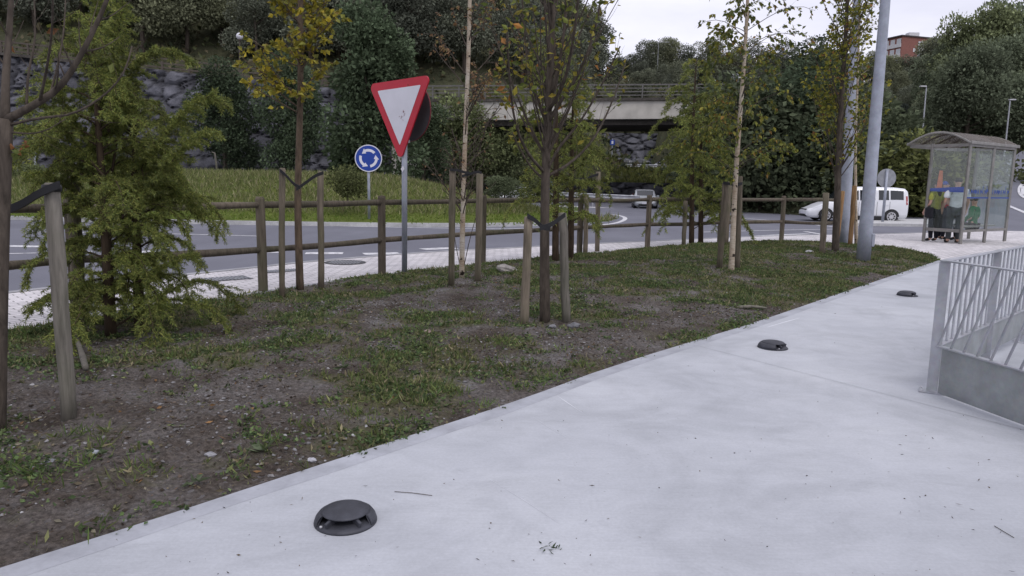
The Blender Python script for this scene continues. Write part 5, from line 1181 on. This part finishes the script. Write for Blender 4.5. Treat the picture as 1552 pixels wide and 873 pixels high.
# ------------------------------------------------------------------ vehicles
def car(label, cat, name, loc, rz, L, W, HT_, paint, kind, group=None, detail=True):
    """front towards -x, local"""
    t = thing(name, label, cat, loc, group, local=True, rz=rz)
    if kind == 'van':       # x fraction from the front: low z, belt z, top z, half width factor
        ST_ = [(0,.30,.50,.54,.72),(.02,.22,.60,.64,.84),(.06,.18,.66,.70,.93),(.14,.17,.84,.89,.98),(.23,.17,.98,1.04,1.0),(.27,.17,1.01,1.12,1.0),(.36,.17,1.03,1.62,1.0),(.42,.17,1.04,1.73,1.0),(.52,.17,1.05,1.79,1.0),(.70,.17,1.07,1.80,1.0),(.88,.17,1.09,1.78,1.0),(.965,.20,1.09,1.74,.985),(.99,.26,1.06,1.64,.96),(1,.36,1.0,1.5,.92)]; HH = 1.80
        win = [(.415,.50,.12,.78),(.515,.665,.10,.80),(.70,.80,.12,.80),(.815,.945,.14,.80)]; wx = (.185,.835); wr = .325
    else:
        ST_ = [(0,.30,.50,.53,.75),(.025,.22,.58,.62,.88),(.08,.18,.66,.70,.95),(.2,.17,.78,.83,1),(.27,.17,.86,.92,1),(.30,.17,.89,.98,1),(.42,.17,.91,1.36,1),(.50,.17,.92,1.45,1),(.62,.17,.93,1.47,1),(.76,.17,.95,1.42,1),(.88,.17,.97,1.22,1),(.96,.22,.95,1.02,.97),(.985,.28,.85,.92,.93),(1,.36,.75,.8,.88)]; HH = 1.47
        win = [(.40,.54,.14,.80),(.555,.70,.12,.82),(.715,.80,.16,.74)]; wx = (.185,.80); wr = .32
    sc = HT_/HH; hw = W/2; xs_ = [s_[0] for s_ in ST_]
    def prof(f): return [float(np.interp(f, xs_, [s_[i] for s_ in ST_])) for i in range(1,5)]
    def side(f, tt, sgn, off=0):            # point on the side from belt (0) to roof (1)
        zl, zb, zt, wf = prof(f); y = hw*wf*lerp(1,.80,max(0,tt)**1.25); return (-L/2+L*f, sgn*(y+off), lerp(zb,zt,tt)*sc)
    V = []; Fs = []; m = 12; N_ = 46; fr = [i/(N_-1) for i in range(N_)]
    fr = sorted(set(fr+xs_))
    for f in fr:
        zl, zb, zt, wf = prof(f); x_ = -L/2+L*f; wv = hw*wf
        half = [(wv*.55,zl),(wv*.93,zl+.015),(wv*.985,lerp(zl,zb,.3)),(wv,lerp(zl,zb,.65)),(wv*.995,zb)]+[(hw*wf*lerp(1,.80,q**1.25),lerp(zb,zt,q)) for q in (.3,.65,.9)]+[(hw*wf*.72,zt+.0),(hw*wf*.4,zt+.018)]
        ring_ = [(x_,y,z*sc) for y,z in half]+[(x_,-y,z*sc) for y,z in half[::-1]]; V += ring_
    m = 20; n_ = len(fr)
    for i in range(n_-1):
        for k_ in range(m): a = i*m+k_; b = i*m+(k_+1)%m; Fs.append((a,a+m,b+m,b))
    Fs += [tuple(range(m)),tuple(range((n_-1)*m,n_*m))[::-1]]
    bd = MB(); bd.add(V, Fs); body = bd.build('body', paint, t, smooth=True)
    for sgn in (-1,1):
        for a, b, lo, hi in win:
            g_ = MB(); n2 = 8; vv = []
            for i in range(n2+1):
                f = lerp(a,b,i/n2); vv += [side(f,lo,sgn,.008),side(f,hi,sgn,.008)]
            g_.add(vv, [(2*i,2*i+2,2*i+3,2*i+1) for i in range(n2)]); g_.build('side_window', M['glass_dark'], t)
        for fx in wx:
            zc = wr*sc; wv = hw+.0; x_ = -L/2+L*fx
            a_ = MB(); a_.add([(x_+math.cos(q)*wr*sc*1.17,sgn*(hw+.006),zc+math.sin(q)*wr*sc*1.17) for q in [PI*i/20-.0 for i in range(21)]]+[(x_+wr*sc*1.17,sgn*(hw+.006),.17),(x_-wr*sc*1.17,sgn*(hw+.006),.17)][::1], [tuple(range(23))]); a_.build('wheel_arch', M['black'], t)
            My = Matrix(((1,0,0),(0,0,sgn),(0,1,0))); w_ = MB(); rr = wr*sc; w_.lathe([(rr*.62,-.19),(rr*.95,-.19),(rr,-.15),(rr,-.02),(rr*.95,.02),(rr*.70,.024)], (x_,sgn*(hw-.0),zc), 28, M=My); wh = w_.build('wheel', M['rubber'], t, smooth=True)
            w_ = MB(); w_.lathe([(rr*.70,.026),(rr*.68,.036),(rr*.60,.030),(rr*.2,.036),(0,.04)], (x_,sgn*hw,zc), 24, M=My)
            rim_ = w_.build('rim', M['rim'], wh)
            w_ = MB()
            for i in range(8):
                q = 2*PI*i/8+.2; w_.lathe([(rr*.12,.02),(rr*.12,.042),(0,.043)], (x_+math.cos(q)*rr*.45,sgn*hw,zc+math.sin(q)*rr*.45), 8, M=My)
            w_.build('wheel_holes', M['black'], rim_)
        if detail:
            s_ = MB(); s_.bar((-L/2+L*(wx[0]+.09),sgn*(hw+.006),.25*sc),(-L/2+L*(wx[1]-.09),sgn*(hw+.006),.25*sc),.02,.16); s_.build('sill_trim', M['black'], t)
            hl = MB(); P_ = [side(.045,-.02,sgn,.02),side(.155,-.05,sgn,.012),side(.165,.0,sgn,.012),side(.10,.4,sgn,.012)]; hl.poly(P_ if sgn < 0 else P_[::-1]); hl.build('headlight', M['lamp_lens'], t)
            tl = MB(); zz = HH*sc; tl.prism([(L*.475,sgn*(hw*.99+.012),zz*.52),(L*.49,sgn*(hw*.95+.012),zz*.52),(L*.485,sgn*(hw*.9+.012),zz*.76),(L*.468,sgn*(hw*.93+.012),zz*.76)], (0,sgn,0), .02); tl.build('tail_light', M['lamp_red'], t)
            mr = MB(); q = side(.395,.1,sgn,.1); mr.box(q, (.12,.18,.17)); mr.build('mirror', paint, t, bevel=.03)
            for f in ((.505,.685,.81) if kind == 'van' else (.55,.71)):
                dl = MB(); dl.add([side(f,.0,sgn,.004),side(f+.003,.0,sgn,.004),(side(f+.003,0,sgn)[0],sgn*(hw+.004),.36*sc),(side(f,0,sgn)[0],sgn*(hw+.004),.36*sc)], [(0,1,2,3)]); dl.build('door_gap', M['black'], t)
                hd = MB(); hd.box((-L/2+L*(f-.03),sgn*(hw+.012),.93*sc), (.18,.03,.035)); hd.build('door_handle', paint, t, bevel=.008)
    wd = MB(); f0, f1 = (.275,.40) if kind == 'van' else (.305,.44); vv = []
    for i in range(9):
        f = lerp(f0,f1,i/8); zl, zb, zt, wf = prof(f); vv += [(-L/2+L*f-.012,-hw*.70,zt*sc+.014),(-L/2+L*f-.012,0,zt*sc+.034),(-L/2+L*f-.012,hw*.70,zt*sc+.014)]
    wd.add(vv, [(3*i+k_,3*i+k_+1,3*i+4+k_,3*i+3+k_) for i in range(8) for k_ in (0,1)]); wd.build('windscreen', M['glass_dark'], t)
    gr_ = MB(); gr_.box((-L/2+.045,0,.54*sc), (.06,W*.56,.17)); gr_.build('grille', M['black'], t, bevel=.02); gr_ = MB(); gr_.box((-L/2+.03,0,.30*sc), (.07,W*.62,.12)); gr_.build('lower_grille', M['black'], t, bevel=.02)
    npl = MB(); npl.box((-L/2-.005,0,.43*sc), (.02,.50,.11)); npl.build('number_plate', M['white'], t)
    return t
c = atY(1289,337,35.2); van = car('white passenger van with dark side windows parked across the road behind the lamp posts', 'van', 'parked_van', (c.x,35.2,ROADZ), -.10, 4.55, 1.65, 1.66, M['car_white'], 'van')
p_ = MB()
c = atY(976,318,47.5); car('silver car partly behind a fence post on the far bend of the road', 'car', 'parked_car', (c.x+.45,50,ROADZ), PI/2-.12, 3.7, 1.55, 1.22, M['car_silver'], 'car')
c = atY(792,296,56); car('white car half hidden behind the many branched tree beyond the roundabout', 'car', 'parked_car', (c.x-.6,56,ROADZ), .7, 3.8, 1.6, 1.25, M['car_white'], 'car')
c = atY(810,292,59); car('blue van half hidden behind the many branched tree beyond the roundabout', 'van', 'parked_van', (c.x+.5,59.5,ROADZ), 1.1, 3.9, 1.7, 1.65, M['car_blue'], 'van')
for px, lb, pt_, dy in ((935,'dark car on the far road under the bridge','car_dark',0),(962,'second dark car right of the tiny blue sign under the bridge','car_dark',.4),(1008,'silver car on the far road just left of the bushy conifer','car_silver',.2)):
    c = atY(px,247,80); car(lb, 'car', 'parked_car', (c.x,80+dy,2.76), .05, 4.1, 1.7, 1.45, M[pt_], 'car', detail=False)
# ------------------------------------------------------------------ guard rails
def guard_rail(P, label, h=.62, sp=2.0, bands=1):
    P = [Vector(p) for p in P]; t = thing('guard_rail', label, 'guard rail', P[0]); L_ = sum((P[i+1]-P[i]).length for i in range(len(P)-1)); Q = resample(P, max(2,int(L_/sp)))
    for b in range(bands):
        m_ = MB(); z = h-b*.38; V = []; prof = [(.0,.15),(-.05,.10),(0,.05),(0,-.05),(-.05,-.10),(0,-.15)]
        for q in Q:
            for dy, dz in prof: V.append((q.x,q.y+dy-.05,q.z+z+dz))
        m_.add(V, [(i*6+k_,i*6+k_+1,i*6+k_+7,i*6+k_+6) for i in range(len(Q)-1) for k_ in range(5)]); m_.build('rail', M['galv'], t)
    for q in Q: m_ = MB(); m_.box(q+Vector((0,.05,h/2)), (.10,.10,h+.2)); m_.build('post', M['galv'], t)
guard_rail([atY(830,310,50),atY(880,313,49.5),atY(935,315,49),atY(968,317,48.8)], 'grey metal guard rail on the far bend left of the silver car', .75)
guard_rail([(-3,76.6,2.6),(24,76.6,2.6)], 'long grey guard rail along the raised road under the bridge', .75, 2.4)
for i, (px, py) in enumerate(((893,318),(912,317.5),(930,317))):
    pass
kb_ = MB(); strip(kb_, [atY(830,314,48.6),atY(900,317,48.2),atY(935,319,47.9)], [atY(830,311,48.9),atY(900,313.5,48.5),atY(935,315.5,48.2)]); tag(kb_.build('far_kerb', M['kerb_light']), kind='structure')

# ------------------------------------------------------------------ bridge
YB = 57; t = thing('road_bridge', 'pale concrete road bridge with a brown metal parapet railing', 'bridge', (5,YB,0))
X0 = atY(636,168,YB).x; X1 = atY(1200,168,YB).x; zt0 = atY(640,155,YB).z; zt1 = atY(1080,152,YB).z; zt2 = zt1+(zt1-zt0)*.3; zl = lambda x: lerp(zt0,zt1,(x-X0)/(atY(1080,152,YB).x-X0))
m_ = MB(); N_ = 12
def slab(mb, y0, y1, dz0, dz1):
    V = []; 
    for i in range(N_+1):
        x = lerp(X0-2,X1,i/N_); z = zl(x); V += [(x,y0,z+dz0),(x,y1,z+dz0),(x,y1,z+dz1),(x,y0,z+dz1)]
    Fs = [(4*i+k_,4*i+(k_+1)%4,4*i+4+(k_+1)%4,4*i+4+k_) for i in range(N_) for k_ in range(4)]+[(3,2,1,0),(4*N_,4*N_+1,4*N_+2,4*N_+3)]; mb.add(V, Fs)
slab(m_, YB, YB+9, -1.35, 0); m_.build('deck', M['bridge'], t)
m_ = MB(); slab(m_, YB-.15, YB+.3, 0.002, .22); m_.build('kerb_beam', M['dirt_far'], t)
m_ = MB(); slab(m_, YB+.6, YB+8.4, -1.75, -1.352); m_.build('girder', M['dirt_far'], t)
for x in (X0-1.0, X1-1.5):
    m_ = MB(); m_.box((x,YB+4.5,(zl(x)-1.8)/2-.3), (2.4,8.4,zl(x)-1.8+.5)); m_.build('abutment', M['bridge'], t)
x = X0-1
while x < X1:
    m_ = MB(); m_.box((x,YB,zl(x)+.72), (.10,.12,1.02)); m_.build('parapet_post', M['rail_paint'], t); x += 2.0
for dz in (.42,.68,.94,1.2):
    m_ = MB(); m_.bar((X0-2,YB,zl(X0-2)+dz),(X1,YB,zl(X1)+dz), .07, .07 if dz < 1.1 else .10); m_.build('parapet_rail', M['rail_paint'], t)
# railing on top of the boulder wall
t = thing('terrace_railing', 'brown post and rail railing along the top of the boulder wall', 'railing', (-20,62,terrace(-20)))
xs_ = np.arange(-60,-8,2.2)
for x in xs_: m_ = MB(); m_.box((x,61.9,terrace(x)+.5), (.14,.14,1.25)); m_.build('post', M['wall_rail'], t)
for dz in (.35,.7,1.05):
    m_ = MB(); m_.bar((-60,61.9,terrace(-60)+dz),(-8,61.9,terrace(-8)+dz), .10, .12); m_.build('rail', M['wall_rail'], t)
m_ = MB(); m_.bar((-60,61.6,terrace(-60)+.0),(-8,61.6,terrace(-8)+.0), .7, .22); m_.build('coping', M['dirt_far'], t)
# descending railing with concrete posts on the right bank
P = [atY(1336,178,56),atY(1362,193,54),atY(1392,212,52),atY(1420,226,50)]; t = thing('bank_railing', 'descending concrete post railing on the bank left of the shelter roof', 'railing', P[0]-Vector((0,0,.9))); Q = resample(P, 8)
for q in Q: m_ = MB(); m_.box(q+Vector((0,0,-.45)), (.2,.2,1.3)); m_.build('post', M['kerb'], t)
for dz in (0,-.4): m_ = MB(); m_.tube([q+Vector((0,0,dz)) for q in Q], .05, 6); m_.build('rail', M['wall_rail'], t)
m_ = MB(); m_.tube([q+Vector((0,0.1,-1.1)) for q in Q], .28, 6); m_.build('base_wall', M['dirt_far'], t)
# upper right guard rail
guard_rail([Vector((45,58,4.1)),Vector((62,60,5.2))], 'pale guard rail at the right edge above the rising side road', .7, 2.5)
# ------------------------------------------------------------------ apartment block on the hill
Y = 215; a = atY(1345,80,Y); b_ = atY(1368,84,Y-3); c_ = atY(1418,82,Y+4); t = thing('apartment_block', 'red brick apartment block with white glazed balconies on the hilltop', 'building', (b_.x,Y,a.z-6))
zt = atY(1366,57,Y).z; zb = a.z-8; M['brick'] = plain('brick', (.23,.10,.082), .85, 0, .12, 2); M['render_white'] = plain('render_white', (.6,.6,.62), .8); M['roof_tile'] = plain('roof_tile', (.06,.05,.05), .8)
A2 = Vector((a.x,Y+6,0)); B2 = Vector((b_.x,Y-2,0)); C2 = Vector((c_.x,Y+2,0)); D2 = Vector((a.x+ (c_.x-b_.x),Y+12,0))
m_ = MB(); V = [tuple(q+Vector((0,0,zb))) for q in (A2,B2,C2,D2)]+[tuple(q+Vector((0,0,zt))) for q in (A2,B2,C2,D2)]; m_.add(V, [(0,1,5,4),(1,2,6,5),(2,3,7,6),(3,0,4,7),(4,5,6,7)]); m_.build('wall', M['brick'], t)
cen = (A2+B2+C2+D2)/4
m_ = MB(); V = [tuple(cen+(q-cen)*1.06+Vector((0,0,zt+.01))) for q in (A2,B2,C2,D2)]+[tuple(cen+(q-cen)*1.06+Vector((0,0,zt+.35))) for q in (A2,B2,C2,D2)]+[tuple(cen+(q-cen)*.3+Vector((0,0,zt+1.2))) for q in (A2,B2,C2,D2)]; m_.add(V, [(0,1,5,4),(1,2,6,5),(2,3,7,6),(3,0,4,7),(4,5,9,8),(5,6,10,9),(6,7,11,10),(7,4,8,11),(8,9,10,11),(3,2,1,0)]); rf = m_.build('roof', M['roof_tile'], t)
m_ = MB(); m_.box(cen+Vector((1,0,zt+1.6)), (3,2,1.2)); m_.build('roof_hut', M['render_white'], rf)
d = (B2-A2).normalized(); nn = Vector((d.y,-d.x,0)); LL = (B2-A2).length
for fl in range(3):
    z0 = zt-1.0-fl*2.8
    m_ = MB(); m_.prism([A2+d*.2+nn*.25+Z(z0-1.9),B2-d*.2+nn*.25+Z(z0-1.9),B2-d*.2+nn*.25+Z(z0-.9),A2+d*.2+nn*.25+Z(z0-.9)], nn, .3); m_.build('balcony', M['render_white'], t)
    for i in range(4):
        m_ = MB(); p0 = A2+d*(LL*(i+.15)/4)+nn*.06; p1 = A2+d*(LL*(i+.85)/4)+nn*.06; m_.prism([p0+Z(z0-.85),p1+Z(z0-.85),p1+Z(z0+.5),p0+Z(z0+.5)], nn, .1); wn = m_.build('window', M['render_white'], t)
        m_ = MB(); m_.prism([p0.lerp(p1,.1)+nn*.02+Z(z0-.72),p0.lerp(p1,.9)+nn*.02+Z(z0-.72),p0.lerp(p1,.9)+nn*.02+Z(z0+.4),p0.lerp(p1,.1)+nn*.02+Z(z0+.4)], nn, .02); m_.build('pane', M['lamp_lens'], wn)
d = (C2-B2).normalized(); nn = Vector((d.y,-d.x,0)); LL = (C2-B2).length
m_ = MB(); m_.prism([B2+d*LL*.42+nn*.1+Z(zb),B2+d*LL*.62+nn*.1+Z(zb),B2+d*LL*.62+nn*.1+Z(zt-1),B2+d*LL*.42+nn*.1+Z(zt-1)], nn, .2); m_.build('glazed_stair', M['lamp_lens'], t)
m_ = MB(); m_.prism([B2+d*LL*.30+nn*.1+Z(zt-4),B2+d*LL*.36+nn*.1+Z(zt-4),B2+d*LL*.36+nn*.1+Z(zt-3),B2+d*LL*.30+nn*.1+Z(zt-3)], nn, .2); m_.build('window', M['render_white'], t)

# ------------------------------------------------------------------ light
EL, AZ = R(58), R(150)          # soft overcast sun, behind and to the left
w = bpy.data.worlds.new('World'); S.world = w; w.use_nodes = True; nt = w.node_tree; nt.nodes.clear()
out = nt.nodes.new('ShaderNodeOutputWorld'); bg = nt.nodes.new('ShaderNodeBackground'); sky = nt.nodes.new('ShaderNodeTexSky'); sky.sky_type = 'NISHITA'; sky.sun_disc = False; sky.sun_elevation = EL; sky.sun_rotation = AZ; sky.dust_density = 4; sky.ozone_density = 2
tcw = nt.nodes.new('ShaderNodeTexCoord'); mp = nt.nodes.new('ShaderNodeMapping'); mp.inputs['Scale'].default_value = (1,1,3.2); nz = nt.nodes.new('ShaderNodeTexNoise'); nz.inputs['Scale'].default_value = 2.1; nz.inputs['Detail'].default_value = 6; nz.inputs['Roughness'].default_value = .55
cr = nt.nodes.new('ShaderNodeValToRGB'); e = cr.color_ramp.elements; e[0].position = .32; e[0].color = (6.1,6.1,7.2,1); e[1].position = .66; e[1].color = (8.5,8.4,9.4,1)
mx = nt.nodes.new('ShaderNodeMix'); mx.data_type = 'RGBA'; mx.inputs[0].default_value = .9
nt.links.new(tcw.outputs['Generated'], mp.inputs[0]); nt.links.new(mp.outputs[0], nz.inputs['Vector']); nt.links.new(nz.outputs['Fac'], cr.inputs[0]); nt.links.new(sky.outputs[0], mx.inputs[6]); nt.links.new(cr.outputs[0], mx.inputs[7]); nt.links.new(mx.outputs[2], bg.inputs[0]); bg.inputs[1].default_value = .135; nt.links.new(bg.outputs[0], out.inputs[0])
sd = bpy.data.lights.new('sun', 'SUN'); sd.energy = 1.0; sd.angle = R(25); sd.color = (1,.97,.92); so = bpy.data.objects.new('sun', sd); C.objects.link(so); so.rotation_euler = (PI/2-EL, 0, PI-AZ if False else -AZ+PI)
S.render.engine = 'CYCLES'; S.view_settings.view_transform = 'Standard'; S.view_settings.look = 'None'; S.view_settings.exposure = 0
S.render.resolution_x = 1024; S.render.resolution_y = 576
S.cycles.transparent_max_bounces = 16
